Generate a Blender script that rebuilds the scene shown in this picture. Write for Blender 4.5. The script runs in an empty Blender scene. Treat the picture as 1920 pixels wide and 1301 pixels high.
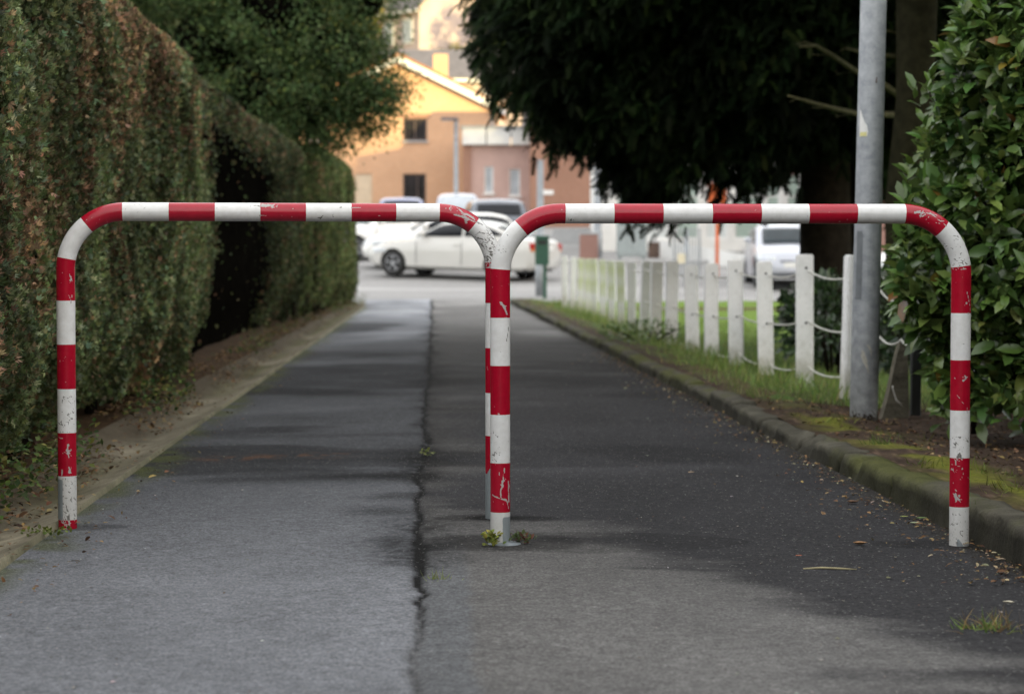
import bpy, bmesh, math, random
import numpy as np
from mathutils import Vector, Matrix

random.seed(7)
rng = np.random.default_rng(7)
sc = bpy.context.scene
R = math.radians
pi = math.pi

# ------------------------------------------------------------------ camera
CAM_H = 0.86
FPX = 4000.0
PITCH = math.atan(162.5 / FPX)
cam = bpy.data.cameras.new('camera')
camo = bpy.data.objects.new('camera', cam)
sc.collection.objects.link(camo)
camo.location = (0, 0, CAM_H)
camo.rotation_euler = (pi / 2 - PITCH, 0, 0)
cam.sensor_width = 36.0
cam.lens = 36.0 * FPX / 1920.0
cam.clip_start = 0.05
cam.clip_end = 3000
cam.dof.use_dof = True
cam.dof.focus_distance = 6.6
cam.dof.aperture_fstop = 4.4
sc.camera = camo

# ------------------------------------------------------------------ sky, sun, exposure
SUN_EL = R(6.0)
SUN_AZ = (0.55, -0.835)
world = bpy.data.worlds.new('World')
sc.world = world
world.use_nodes = True
wt = world.node_tree
wt.nodes.clear()
wo = wt.nodes.new('ShaderNodeOutputWorld')
bg = wt.nodes.new('ShaderNodeBackground')
sky = wt.nodes.new('ShaderNodeTexSky')
sky.sky_type = 'NISHITA'
sky.sun_disc = False
sky.sun_elevation = SUN_EL
sky.sun_rotation = math.atan2(SUN_AZ[0], SUN_AZ[1])
sky.air_density = 1.0
sky.dust_density = 1.5
sky.ozone_density = 1.0
# thin high cloud veil: takes most of the blue out of the sky
wmix = wt.nodes.new('ShaderNodeMix')
wmix.data_type = 'RGBA'
wtc = wt.nodes.new('ShaderNodeTexCoord')
wn = wt.nodes.new('ShaderNodeTexNoise')
wn.inputs['Scale'].default_value = 2.5
wn.inputs['Detail'].default_value = 5
wr = wt.nodes.new('ShaderNodeMapRange')
wr.inputs['From Min'].default_value = 0.3
wr.inputs['From Max'].default_value = 0.7
wr.inputs['To Min'].default_value = 0.55
wr.inputs['To Max'].default_value = 0.9
wt.links.new(wtc.outputs['Generated'], wn.inputs['Vector'])
wt.links.new(wn.outputs['Fac'], wr.inputs['Value'])
wt.links.new(wr.outputs['Result'], wmix.inputs['Factor'])
wt.links.new(sky.outputs['Color'], wmix.inputs['A'])
wmix.inputs['B'].default_value = (5.2, 5.1, 5.0, 1)
wt.links.new(wmix.outputs['Result'], bg.inputs['Color'])
bg.inputs['Strength'].default_value = 0.15
wt.links.new(bg.outputs['Background'], wo.inputs['Surface'])

sl = bpy.data.lights.new('sun', 'SUN')
sl.energy = 2.6
sl.angle = R(0.5)
sl.color = (1.0, 0.80, 0.34)
slo = bpy.data.objects.new('sun', sl)
sc.collection.objects.link(slo)
ts = Vector((SUN_AZ[0], SUN_AZ[1], math.tan(SUN_EL))).normalized()
slo.rotation_euler = ts.to_track_quat('Z', 'Y').to_euler()
slo.location = (60, -90, 60)

sc.view_settings.view_transform = 'Standard'
sc.view_settings.look = 'None'
sc.view_settings.gamma = 1.0
sc.view_settings.exposure = 1.75

# ------------------------------------------------------------------ helpers
FW = Vector((0, math.cos(PITCH), -math.sin(PITCH)))
UPV = Vector((0, math.sin(PITCH), math.cos(PITCH)))


def ray(px, py):
    return FW + Vector((1, 0, 0)) * ((px - 960) / FPX) + UPV * (-(py - 650.5) / FPX)


def at(px, py, y):
    """world point seen at a photograph pixel, y metres ahead"""
    d = ray(px, py)
    return Vector((0, 0, CAM_H)) + d * (y / d.y)


def G(px, py, z=0.0):
    d = ray(px, py)
    t = (z - CAM_H) / d.z
    return Vector((0, 0, CAM_H)) + d * t


def _hash(ix, iy, iz):
    h = (ix.astype(np.int64) * 374761393 + iy.astype(np.int64) * 668265263 + iz.astype(np.int64) * 2147483647)
    h = (h ^ (h >> 13)) * 1274126177
    h = (h ^ (h >> 16)) & 0xFFFFFF
    return h / float(0xFFFFFF)


def vn(x, y, z=0.0):
    x, y, z = np.broadcast_arrays(np.asarray(x, float), np.asarray(y, float), np.asarray(z, float))
    ix, iy, iz = np.floor(x), np.floor(y), np.floor(z)
    fx, fy, fz = x - ix, y - iy, z - iz
    fx, fy, fz = [f * f * (3 - 2 * f) for f in (fx, fy, fz)]
    r = 0
    for a in (0, 1):
        for b in (0, 1):
            for c in (0, 1):
                w = (fx if a else 1 - fx) * (fy if b else 1 - fy) * (fz if c else 1 - fz)
                r = r + w * _hash(ix + a, iy + b, iz + c)
    return r


def fbm(x, y, z=0.0, o=4):
    s, a, t = 0, 0.5, 0
    for i in range(o):
        k = 2 ** i
        s = s + a * vn(np.asarray(x) * k + 17.3 * i, np.asarray(y) * k + 5.1 * i, np.asarray(z) * k)
        t += a
        a *= 0.5
    return s / t


def ss(a, b, x):
    t = np.clip((np.asarray(x, float) - a) / (b - a), 0, 1)
    return t * t * (3 - 2 * t)


def sp(t, k):
    return np.logaddexp(0, np.asarray(t, float) / k) * k


def gz(x, y):
    """height of the land: flat lane, a car park that climbs, a hillside town, an added ridge far behind that shades the scene"""
    y = np.asarray(y, float)
    x = np.asarray(x, float)
    z = 0.065 * sp(y - 46, 1.5) - 0.018 * sp(y - 63, 2) + 0.2 * sp(y - 103, 2) - 0.247 * sp(y - 320, 10)
    z = z + 0.478 * (sp(-y - 75, 6) - sp(-y - 148, 5)) + 0 * x  # unseen ridge behind the viewer, sized to keep the lane in shade
    return z


def MAT(name):
    m = bpy.data.materials.new(name)
    m.use_nodes = True
    nt = m.node_tree
    b = nt.nodes['Principled BSDF']
    return m, nt, b


def nd(nt, typ, **kw):
    n = nt.nodes.new(typ)
    for k, v in kw.items():
        if k.startswith('i_'):
            n.inputs[k[2:].replace('_', ' ')].default_value = v
        else:
            setattr(n, k, v)
    return n


def math_n(nt, op, a, b=None, c=None, clamp=False):
    n = nt.nodes.new('ShaderNodeMath')
    n.operation = op
    n.use_clamp = clamp
    for i, v in enumerate((a, b, c)):
        if v is None:
            continue
        if isinstance(v, (int, float)):
            n.inputs[i].default_value = v
        else:
            nt.links.new(v, n.inputs[i])
    return n.outputs[0]


def mixc(nt, f, a, b, mode='MIX'):
    n = nt.nodes.new('ShaderNodeMix')
    n.data_type = 'RGBA'
    n.blend_type = mode
    for s, v in (('Factor', f), ('A', a), ('B', b)):
        if isinstance(v, (int, float)):
            n.inputs[s].default_value = v
        elif isinstance(v, tuple):
            n.inputs[s].default_value = v if len(v) == 4 else (*v, 1)
        else:
            nt.links.new(v, n.inputs[s])
    return n.outputs['Result']


def noise_n(nt, vec, scale, detail=4, rough=0.55):
    n = nd(nt, 'ShaderNodeTexNoise')
    n.inputs['Scale'].default_value = scale
    n.inputs['Detail'].default_value = detail
    n.inputs['Roughness'].default_value = rough
    nt.links.new(vec, n.inputs['Vector'])
    return n.outputs['Fac']


def ramp(nt, v, lo, hi):
    n = nd(nt, 'ShaderNodeMapRange', clamp=True)
    n.inputs['From Min'].default_value = lo
    n.inputs['From Max'].default_value = hi
    nt.links.new(v, n.inputs['Value'])
    return n.outputs['Result']


def bumpit(nt, b, h, strength=0.4, dist=0.01):
    bn = nd(nt, 'ShaderNodeBump')
    bn.inputs['Strength'].default_value = strength
    bn.inputs['Distance'].default_value = dist
    nt.links.new(h, bn.inputs['Height'])
    nt.links.new(bn.outputs['Normal'], b.inputs['Normal'])


def simple(name, col, rough=0.7, var=0.25, scale=6.0, bump=0.0, bscale=40, metal=0.0, spec=0.5, attr=None, coat=0.0):
    m, nt, b = MAT(name)
    tc = nd(nt, 'ShaderNodeTexCoord')
    n1 = noise_n(nt, tc.outputs['Object'], scale, 5)
    c = mixc(nt, ramp(nt, n1, 0.3, 0.7), tuple(v * (1 - var) for v in col), tuple(min(1, v * (1 + var)) for v in col))
    if attr:
        a = nd(nt, 'ShaderNodeAttribute', attribute_name=attr)
        c = mixc(nt, 1.0, c, a.outputs['Color'], 'MULTIPLY')
    nt.links.new(c, b.inputs['Base Color'])
    b.inputs['Roughness'].default_value = rough
    b.inputs['Metallic'].default_value = metal
    b.inputs['Specular IOR Level'].default_value = spec
    b.inputs['Coat Weight'].default_value = coat
    if bump:
        bumpit(nt, b, noise_n(nt, tc.outputs['Object'], bscale, 4), bump)
    return m


def leafmat(name, rough=0.5, transl=0.25, spec=0.4):
    m, nt, b = MAT(name)
    a = nd(nt, 'ShaderNodeAttribute', attribute_name='col')
    nt.links.new(a.outputs['Color'], b.inputs['Base Color'])
    b.inputs['Roughness'].default_value = rough
    b.inputs['Specular IOR Level'].default_value = spec
    t = nd(nt, 'ShaderNodeBsdfTranslucent')
    nt.links.new(a.outputs['Color'], t.inputs['Color'])
    mx = nd(nt, 'ShaderNodeMixShader')
    mx.inputs[0].default_value = transl
    nt.links.new(b.outputs[0], mx.inputs[1])
    nt.links.new(t.outputs[0], mx.inputs[2])
    out = nt.nodes['Material Output']
    nt.links.new(mx.outputs[0], out.inputs['Surface'])
    return m


def tag(o, label=None, cat=None, group=None, kind=None):
    if label:
        o['label'] = label
    if cat:
        o['category'] = cat
    if group:
        o['group'] = group
    if kind:
        o['kind'] = kind
    return o


def link(o):
    sc.collection.objects.link(o)
    return o


def empty(name, loc, label, cat, group=None, rz=0.0):
    o = link(bpy.data.objects.new(name, None))
    o.location = loc
    o.rotation_euler = (0, 0, rz)
    o.empty_display_size = 0.2
    return tag(o, label, cat, group)


class MB:
    def __init__(s):
        s.v, s.f, s.mi = [], [], []

    def add(s, vs, fs, mi=0):
        o = len(s.v)
        s.v += [tuple(p) for p in vs]
        s.f += [tuple(i + o for i in f) for f in fs]
        s.mi += [mi] * len(fs)

    def box(s, c, d, rz=0.0, mi=0, rot=None, taper=1.0):
        hx, hy, hz = d[0] / 2, d[1] / 2, d[2] / 2
        m = rot if rot is not None else Matrix.Rotation(rz, 3, 'Z')
        vs = []
        for z, t in ((-hz, 1.0), (hz, taper)):
            for x, y in ((-hx, -hy), (hx, -hy), (hx, hy), (-hx, hy)):
                vs.append(Vector(c) + m @ Vector((x * t, y * t, z)))
        s.add(vs, [(3, 2, 1, 0), (4, 5, 6, 7), (0, 1, 5, 4), (1, 2, 6, 5), (2, 3, 7, 6), (3, 0, 4, 7)], mi)
        return s

    def bevbox(s, c, d, b=0.01, rz=0.0, mi=0):
        """box with chamfered vertical and top edges"""
        hx, hy = d[0] / 2, d[1] / 2
        m = Matrix.Rotation(rz, 3, 'Z')
        rings = []
        for z, i in ((-d[2] / 2, 0), (d[2] / 2 - b, 0), (d[2] / 2, b)):
            X, Y = hx - i, hy - i
            ring = [(-X + b, -Y), (X - b, -Y), (X, -Y + b), (X, Y - b), (X - b, Y), (-X + b, Y), (-X, Y - b), (-X, -Y + b)]
            rings.append([Vector(c) + m @ Vector((x, y, z)) for x, y in ring])
        vs = sum(rings, [])
        fs = [tuple(range(7, -1, -1)), tuple(range(16, 24))]
        for r in (0, 8):
            for i in range(8):
                j = (i + 1) % 8
                fs.append((r + i, r + j, r + 8 + j, r + 8 + i))
        s.add(vs, fs, mi)
        return s

    def tube(s, pts, rad, n=10, caps=True, mi=0):
        pts = [Vector(p) for p in pts]
        if isinstance(rad, (int, float)):
            rad = [rad] * len(pts)
        vs, fs = [], []
        up = None
        for i, p in enumerate(pts):
            a = pts[max(0, i - 1)]
            b = pts[min(len(pts) - 1, i + 1)]
            t = (b - a).normalized()
            if up is None:
                up = Vector((0, 0, 1)) if abs(t.z) < 0.9 else Vector((0, 1, 0))
            u = (up - t * up.dot(t)).normalized()
            w = t.cross(u)
            up = u
            for k in range(n):
                an = 2 * pi * k / n
                vs.append(p + (u * math.cos(an) + w * math.sin(an)) * rad[i])
        for i in range(len(pts) - 1):
            for k in range(n):
                k2 = (k + 1) % n
                fs.append((i * n + k, i * n + k2, (i + 1) * n + k2, (i + 1) * n + k))
        if caps:
            fs.append(tuple(range(n - 1, -1, -1)))
            fs.append(tuple((len(pts) - 1) * n + k for k in range(n)))
        s.add(vs, fs, mi)
        return s

    def lathe(s, c, prof, n=24, axis='Z', mi=0, M=None):
        """prof: list of (radius, height)"""
        vs, fs = [], []
        for r, h in prof:
            for k in range(n):
                a = 2 * pi * k / n
                p = Vector((r * math.cos(a), r * math.sin(a), h))
                if axis == 'Y':
                    p = Vector((p.x, p.z, p.y))
                if M is not None:
                    p = M @ p
                vs.append(Vector(c) + p)
        for i in range(len(prof) - 1):
            for k in range(n):
                k2 = (k + 1) % n
                fs.append((i * n + k, i * n + k2, (i + 1) * n + k2, (i + 1) * n + k))
        s.add(vs, fs, mi)
        return s

    def quad(s, *p, mi=0):
        s.add(p, [tuple(range(len(p)))], mi)
        return s

    def build(s, name, mats, parent=None, world=True, smooth=False):
        me = bpy.data.meshes.new(name)
        vs = s.v
        if parent is not None and world:
            im = parent_matrix(parent).inverted()
            vs = [im @ Vector(p) for p in vs]
        me.from_pydata([tuple(p) for p in vs], [], s.f)
        if not isinstance(mats, (list, tuple)):
            mats = [mats]
        for m in mats:
            me.materials.append(m)
        if len(mats) > 1:
            me.polygons.foreach_set('material_index', s.mi)
        if smooth:
            me.polygons.foreach_set('use_smooth', [True] * len(me.polygons))
        me.update()
        o = link(bpy.data.objects.new(name, me))
        if parent is not None:
            o.parent = parent
        return o


def parent_matrix(p):
    m = Matrix.Translation(p.location) @ p.rotation_euler.to_matrix().to_4x4()
    if p.parent:
        m = parent_matrix(p.parent) @ m
    return m


def npmesh(name, V, F, mat, parent=None, col=None, smooth=False, attrs=None):
    """V (n,3) float, F (m,k) int"""
    me = bpy.data.meshes.new(name)
    V = np.ascontiguousarray(V, dtype=np.float32)
    F = np.ascontiguousarray(F, dtype=np.int32)
    if parent is not None:
        V = V - np.array(parent_matrix(parent).translation, dtype=np.float32)
    n, (m, k) = len(V), F.shape
    me.vertices.add(n)
    me.vertices.foreach_set('co', V.ravel())
    me.loops.add(m * k)
    me.loops.foreach_set('vertex_index', F.ravel())
    me.polygons.add(m)
    me.polygons.foreach_set('loop_start', np.arange(m, dtype=np.int32) * k)
    if smooth:
        me.polygons.foreach_set('use_smooth', np.ones(m, dtype=bool))
    me.update(calc_edges=True)
    if col is not None:
        a = me.attributes.new('col', 'FLOAT_COLOR', 'POINT')
        c = np.ones((n, 4), dtype=np.float32)
        c[:, :3] = col
        a.data.foreach_set('color', c.ravel())
    for nm, arr in (attrs or {}).items():
        a = me.attributes.new(nm, 'FLOAT', 'POINT')
        a.data.foreach_set('value', np.ascontiguousarray(arr, dtype=np.float32).ravel())
    me.materials.append(mat)
    o = link(bpy.data.objects.new(name, me))
    if parent is not None:
        o.parent = parent
    return o


def grid(name, X, Y, Z, mat, parent=None, col=None, attrs=None):
    ny, nx = X.shape
    V = np.stack([X, Y, Z], -1).reshape(-1, 3)
    i = np.arange(ny - 1)[:, None] * nx + np.arange(nx - 1)[None]
    F = np.stack([i, i + 1, i + nx + 1, i + nx], -1).reshape(-1, 4)
    return npmesh(name, V, F, mat, parent, None if col is None else col.reshape(-1, 3), True, attrs)


def norm(a):
    return a / np.maximum(np.linalg.norm(a, axis=-1, keepdims=True), 1e-9)


def cloud(name, P, D, N, L, W, tv, tf, col, mat, parent=None):
    """one mesh of many leaves: template tv (along, across, up), tf triangles"""
    n = len(P)
    D = norm(D)
    N = norm(N - D * np.sum(N * D, -1, keepdims=True))
    S = np.cross(D, N)
    L = np.broadcast_to(np.asarray(L, float), (n,))[:, None, None]
    W = np.broadcast_to(np.asarray(W, float), (n,))[:, None, None]
    tv = np.asarray(tv, float)
    V = P[:, None] + D[:, None] * tv[None, :, 0:1] * L + S[:, None] * tv[None, :, 1:2] * W + N[:, None] * tv[None, :, 2:3] * L
    F = (np.arange(n) * len(tv))[:, None, None] + np.asarray(tf)[None]
    c = np.repeat(col, len(tv), 0)
    return npmesh(name, V.reshape(-1, 3), F.reshape(-1, F.shape[-1]), mat, parent, c)


def rdir(n):
    return norm(rng.normal(size=(n, 3)))


def pick(cols, n, jitter=0.25, p=None):
    c = np.array(cols)[rng.choice(len(cols), n, p=p)]
    return np.clip(c * (1 + jitter * rng.normal(size=(n, 1))) * (1 + 0.08 * rng.normal(size=(n, 3))), 0.003, 0.9)


# leaf templates
T_BROAD = ([(0, 0, 0), (.3, .42, .06), (.3, 0, 0), (.3, -.42, .06), (.68, .4, .02), (.68, 0, -.04), (.68, -.4, .02), (1, 0, -.14)],
           [(0, 2, 1), (0, 3, 2), (1, 2, 5), (1, 5, 4), (2, 3, 6), (2, 6, 5), (4, 5, 7), (5, 6, 7)])
T_DIAM = ([(0, 0, 0), (.5, .5, .08), (1, 0, -.05), (.5, -.5, .08)], [(0, 2, 1), (0, 3, 2)])


def t_fan():
    v, f = [(0, 0, 0)], []
    for a, l in ((-50, .75), (-20, 1.0), (18, .95), (48, .7)):
        a = R(a)
        d = (math.cos(a), math.sin(a))
        p = (-d[1], d[0])
        o = len(v)
        v += [(d[0] * l * .55 + p[0] * .13, d[1] * l * .55 + p[1] * .13, .03), (d[0] * l, d[1] * l, -.08),
              (d[0] * l * .55 - p[0] * .13, d[1] * l * .55 - p[1] * .13, .03)]
        f += [(0, o + 1, o), (0, o + 2, o + 1)]
    return v, f


T_FAN = t_fan()


def t_frond(k=9, droop=.35):
    v, f = [], []
    for i in range(k):
        t0 = i / k
        t1 = (i + 1.1) / k
        z0 = -droop * t0 * t0
        for sgn in (-1, 1):
            l = .36 * (1 - .65 * t0) + .05
            o = len(v)
            v += [(t0, 0, z0), (t1, 0, -droop * t1 * t1), (t0 + l * .75, sgn * l, z0 - droop * .35)]
            f += [(o, o + 1, o + 2)]
    return v, f


T_FROND = t_frond()
T_BLADE = ([(0, .5, 0), (0, -.5, 0), (.55, .32, .06), (.55, -.32, .06), (1, 0, .3)], [(0, 1, 3), (0, 3, 2), (2, 3, 4)])

# ------------------------------------------------------------------ materials
M_leaf = leafmat('hedge_leaf', 0.6, 0.2, 0.12)
M_laurel = leafmat('laurel_leaf', 0.30, 0.22, 0.55)
M_conifer = leafmat('conifer_needle', 0.7, 0.1, 0.05)
M_grass = leafmat('grass_blade', 0.55, 0.3, 0.3)
M_litter = leafmat('dead_leaf', 0.8, 0.1, 0.2)
M_bark = simple('bark', (0.020, 0.016, 0.012), 0.95, 0.4, 14, 0.8, 30, spec=.08)
M_barkmoss = simple('mossy_bark', (0.022, 0.021, 0.011), 0.95, 0.4, 14, 0.8, 30, spec=.08)
M_inner = simple('shaded_core', (0.0055, 0.005, 0.004), 1.0, 0.5, 10, 0.5, 20, spec=0.0)  # solid cores inside foliage, shade between twigs put into the near-black colour


def asphalt_mat():
    m, nt, b = MAT('asphalt')
    a = nd(nt, 'ShaderNodeAttribute', attribute_name='col')
    tc = nd(nt, 'ShaderNodeTexCoord')
    v = tc.outputs['Object']
    n1 = noise_n(nt, v, 120, 3, 0.75)
    n2 = noise_n(nt, v, 22, 6, .7)
    vo = nd(nt, 'ShaderNodeTexVoronoi')
    vo.inputs['Scale'].default_value = 120
    nt.links.new(v, vo.inputs['Vector'])
    st = nd(nt, 'ShaderNodeSeparateColor')
    nt.links.new(vo.outputs['Color'], st.inputs[0])
    c = mixc(nt, ramp(nt, n1, 0.3, 0.7), mixc(nt, 1.0, a.outputs['Color'], (.45, .45, .45), 'MULTIPLY'), mixc(nt, 1.0, a.outputs['Color'], (1.55, 1.55, 1.53), 'MULTIPLY'))
    c = mixc(nt, ramp(nt, n2, 0.35, 0.65), mixc(nt, 1.0, c, (.74, .74, .74), 'MULTIPLY'), c)
    n3 = noise_n(nt, v, 52, 4, .75)
    c = mixc(nt, ramp(nt, n3, .36, .64), mixc(nt, 1.0, c, (.78, .78, .78), 'MULTIPLY'), mixc(nt, 1.0, c, (1.18, 1.18, 1.18), 'MULTIPLY'))
    sel = math_n(nt, 'GREATER_THAN', st.outputs[0], 0.955)
    near = math_n(nt, 'LESS_THAN', vo.outputs['Distance'], 0.45)
    chip = math_n(nt, 'MULTIPLY', math_n(nt, 'MULTIPLY', sel, near), 0.55)
    c = mixc(nt, chip, c, (.24, .235, .225))
    nt.links.new(c, b.inputs['Base Color'])
    b.inputs['Roughness'].default_value = 0.92
    b.inputs['Specular IOR Level'].default_value = 0.10
    h = math_n(nt, 'ADD', n1, math_n(nt, 'MULTIPLY', vo.outputs['Distance'], 0.6))
    bumpit(nt, b, h, 0.8, 0.005)
    return m


M_asphalt = asphalt_mat()
M_conc = None


def ground_mat(name, rough=0.95, scale=60, amt=0.45, bump=0.6):
    """surface coloured by its painted 'col' attribute, broken up by grain"""
    m, nt, b = MAT(name)
    a = nd(nt, 'ShaderNodeAttribute', attribute_name='col')
    tc = nd(nt, 'ShaderNodeTexCoord')
    v = tc.outputs['Object']
    n1 = noise_n(nt, v, scale, 5, 0.65)
    n2 = noise_n(nt, v, scale / 7, 4)
    lo, hi = (1 - amt,) * 3, (1 + amt,) * 3
    c = mixc(nt, ramp(nt, n1, 0.3, 0.7), mixc(nt, 1.0, a.outputs['Color'], lo, 'MULTIPLY'), mixc(nt, 1.0, a.outputs['Color'], hi, 'MULTIPLY'))
    c = mixc(nt, ramp(nt, n2, 0.3, 0.7), mixc(nt, 1.0, c, (.75, .75, .75), 'MULTIPLY'), c)
    nt.links.new(c, b.inputs['Base Color'])
    b.inputs['Roughness'].default_value = rough
    b.inputs['Specular IOR Level'].default_value = 0.08
    bumpit(nt, b, n1, bump, 0.01)
    return m


M_ground = ground_mat('earth', 0.95, 45)
M_concrete = ground_mat('old_concrete', 0.9, 70, 0.22, 0.35)
M_lot = ground_mat('worn_tarmac', 0.85, 80, 0.25, 0.3)

# ------------------------------------------------------------------ land


def lx(u, y):
    """lane coordinate u -> world x (the lane drifts left as it runs away)"""
    return u - 0.0385 * y


ys = np.concatenate([np.linspace(-420, -30, 110), np.linspace(-28, 110, 140), np.linspace(112, 420, 100)])
xs = np.concatenate([np.linspace(-420, -30, 40), np.linspace(-28, 28, 60), np.linspace(30, 420, 40)])
X, Y = np.meshgrid(xs, ys)
Z = gz(X, Y) - 0.06 + 1.2 * (fbm(X / 30, Y / 30) - 0.5) * np.clip((np.abs(Y) - 110) / 60, 0, 1)
n = fbm(X / 9, Y / 9, 3.3)[..., None]
c = np.array([.035, .055, .018]) * (1 - n) + np.array([.08, .085, .03]) * n
tag(grid('ground', X, Y, Z, M_ground, None, c), 'grassy land falling and rising around the lane', 'ground', kind='structure')

# ---- asphalt lane with its joint, stains and patches painted as wear
U_L, U_R = -1.22, 1.67
ysl = [-14.0]
while ysl[-1] < 44.5:
    y = ysl[-1]
    st_ = 0.3 if y < 3.4 else max(0.011, 0.0028 * (y - 1.5))
    ysl.append(y + st_)
ysl = np.array(ysl)
us = np.linspace(0, 1, 250)
UU, Y = np.meshgrid(us, ysl)
uL = U_L + 0.02 * (fbm(ysl * 1.5, 0 * ysl, 1.0) - 0.5)[:, None]
uR = U_R + 0.0 * uL - 0.0015 * Y[:, :1] - 0.0
U = uL + (uR - uL) * UU
X = U - 0.0385 * Y
flare = ss(38, 44, Y)
X = X - flare * 0.25 * (UU < .5) * (0.5 - UU) * 2 + 0
CR = -0.03 + 0.04 * (fbm(Y * .8, 0 * Y, 7.7) - .5) * 2 + 0.022 * (fbm(Y * 7, 0 * Y, 2.7) - .5) * 2 + 0.0022 * (Y - 8)
dj = U - CR
Z = gz(X, Y) + 0.012 - 0.012 * ((U - .2) / 1.4) ** 2 + 0.012 * (fbm(X * .8, Y * .5, 5) - .5)
Z = Z - 0.006 * np.exp(-(dj / 0.012) ** 2)
left = np.array([.205, .213, .233])
right = np.array([.146, .143, .141])
dark = np.array([.034, .034, .037])
w = ss(-.03, .03, dj)[..., None]
C = left * (1 - w) + right * w
# bluish sealed strip beside the joint, close to the camera
strip = (ss(0.0, .02, dj) * (1 - ss(.11, .14, dj + .03 * (fbm(Y * 3, U * 3) - .5))) * (1 - ss(5.4, 7.2, Y)))[..., None]
C = C * (1 - strip * .6) + np.array([.13, .14, .155]) * strip * .6
# paler near the viewer, darker stretch further on, smooth dark tarmac on the right
n1 = fbm(X * 1.3, Y * .8, 11) - .5
n2 = fbm(X * 5, Y * 5, 4) - .5
n3 = fbm(X * 2.2, Y * 1.4, 47) - .5
mid_dark = ss(7.2, 9.2, Y + 1.6 * n1 + .3 * n2) * (1 - .85 * ss(19, 34, Y + 3 * n1))
C = C * (1 - .42 * mid_dark[..., None]) * (1 - .40 * ss(4.6, 7.6, Y + .8 * n1 + .5 * n3) * (1 - ss(15, 32, Y)))[..., None]
C = C * (1 + (.34 * n3 + .22 * n2)[..., None])
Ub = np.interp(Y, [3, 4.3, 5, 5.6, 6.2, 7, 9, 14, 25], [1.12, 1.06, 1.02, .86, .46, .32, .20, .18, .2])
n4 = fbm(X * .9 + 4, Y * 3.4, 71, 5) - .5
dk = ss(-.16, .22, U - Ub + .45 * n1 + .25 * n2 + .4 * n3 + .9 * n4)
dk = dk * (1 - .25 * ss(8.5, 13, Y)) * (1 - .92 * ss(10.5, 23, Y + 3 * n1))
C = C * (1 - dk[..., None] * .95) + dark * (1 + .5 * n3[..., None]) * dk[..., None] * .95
# cross-lane damp streaks
lat = fbm(X * .55 + 3, Y * 2.2 / (1 + .06 * np.maximum(Y, 0)), 21, 5)
str_ = ss(.50, .64, lat) * ss(7.6, 8.6, Y) * (1 - .55 * ss(26, 40, Y))
lft = 1 - ss(-.1, .5, U)
C = C * (1 - (.60 * str_ * (.55 + .45 * lft))[..., None])
pale = ss(.52, .68, fbm(X * .5 + 9, Y * 1.9 / (1 + .06 * np.maximum(Y, 0)), 33, 5)) * ss(7.8, 9, Y)
C = C * (1 + .55 * pale[..., None])
for (yc, wy, u0, u1, a) in ((8.35, .16, -.95, .05, .55), (9.1, .09, -.75, .02, .35), (13.6, .3, -.9, .1, .35), (10.4, .12, -1.0, .0, .3), (19.5, .7, -1.2, .1, .35)):
    e = np.exp(-((Y - yc - .25 * n1 - .05 * n2 - .08 * U) / wy) ** 2) * ss(u0 - .15, u0 + .15, U + .3 * n2) * (1 - ss(u1 - .1, u1 + .1, U + .2 * n2))
    C = C * (1 - a * e[..., None])
# joint: black crack with dirty bleeding stains
wob = fbm(Y * 2.3, U * 3, 14)
cw = .0085 + .014 * ss(.45, .8, fbm(Y * 1.1, 0 * Y, 9)) * ss(4.6, 6.2, Y)
crack = np.exp(-(dj / cw) ** 2) * ss(.1, .35, fbm(Y * 6, U * 8, 8)) * (.35 + .65 * ss(4.6, 5.6, Y))
gran = .45 + .55 * ss(.38, .6, fbm(X * 45, Y * 30, 77))
stain = gran * np.exp(-((dj + .04 * (wob - .5)) / (.035 + .11 * ss(.4, .75, fbm(Y * 1.3, 0 * Y, 19)))) ** 2) * ss(5.0, 6.2, Y) * (.25 + .75 * ss(.35, .6, wob))
C = C * (1 - .78 * stain[..., None]) * (1 - .95 * np.clip(crack * 1.6, 0, 1)[..., None])
# side blots next to the joint
for (yc, du, ry, ru, a) in ((7.2, -.11, .14, .12, .55), (6.45, -.07, .2, .07, .5), (7.65, -.09, .1, .11, .45), (8.4, -.2, .12, .28, .5), (9.6, -.06, .25, .12, .45)):
    q = np.exp(-(((Y - yc) / ry) ** 2 + ((dj - du + .08 * n2) / ru) ** 2) * 1.0)
    C = C * (1 - a * (q * (.6 + .8 * fbm(X * 9, Y * 9, 2)))[..., None].clip(0, 1))
# repair patches around the barrier feet
for (cx, cy, rx, ry, a) in ((-.035, 6.405, .24, .19, .42), (-.052, 7.0, .20, .10, .5), (-1.40, 6.85, .16, .08, .4), (1.33, 6.42, .24, .10, .35), (.25, 6.42, .45, .22, .25)):
    q = ((X - cx) / rx) ** 2 + ((Y - cy) / ry) ** 2 + .5 * n2 + .5 * n1
    C = C * (1 - a * (1 - ss(.8, 1.02, q)))[..., None]
    ring = np.exp(-((q - 1.0) / .07) ** 2)
    C = C * (1 - .35 * ring[..., None])
# round black rim of the hole behind the middle foot
q = ((X + .052) / .10) ** 2 + ((Y - 7.0) / .06) ** 2
C = C * (1 - .75 * (1 - ss(.8, 1.2, q + .6 * n2)))[..., None]
# mossy left margin
mo = (1 - ss(0, .16, U - uL - .18 * (fbm(Y * 1.4, U * 2, 31) - .35))) * ss(.25, .6, fbm(X * 8, Y * 5, 6))
C = C * (1 - .7 * mo[..., None]) + np.array([.075, .085, .022]) * .7 * mo[..., None]
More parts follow.
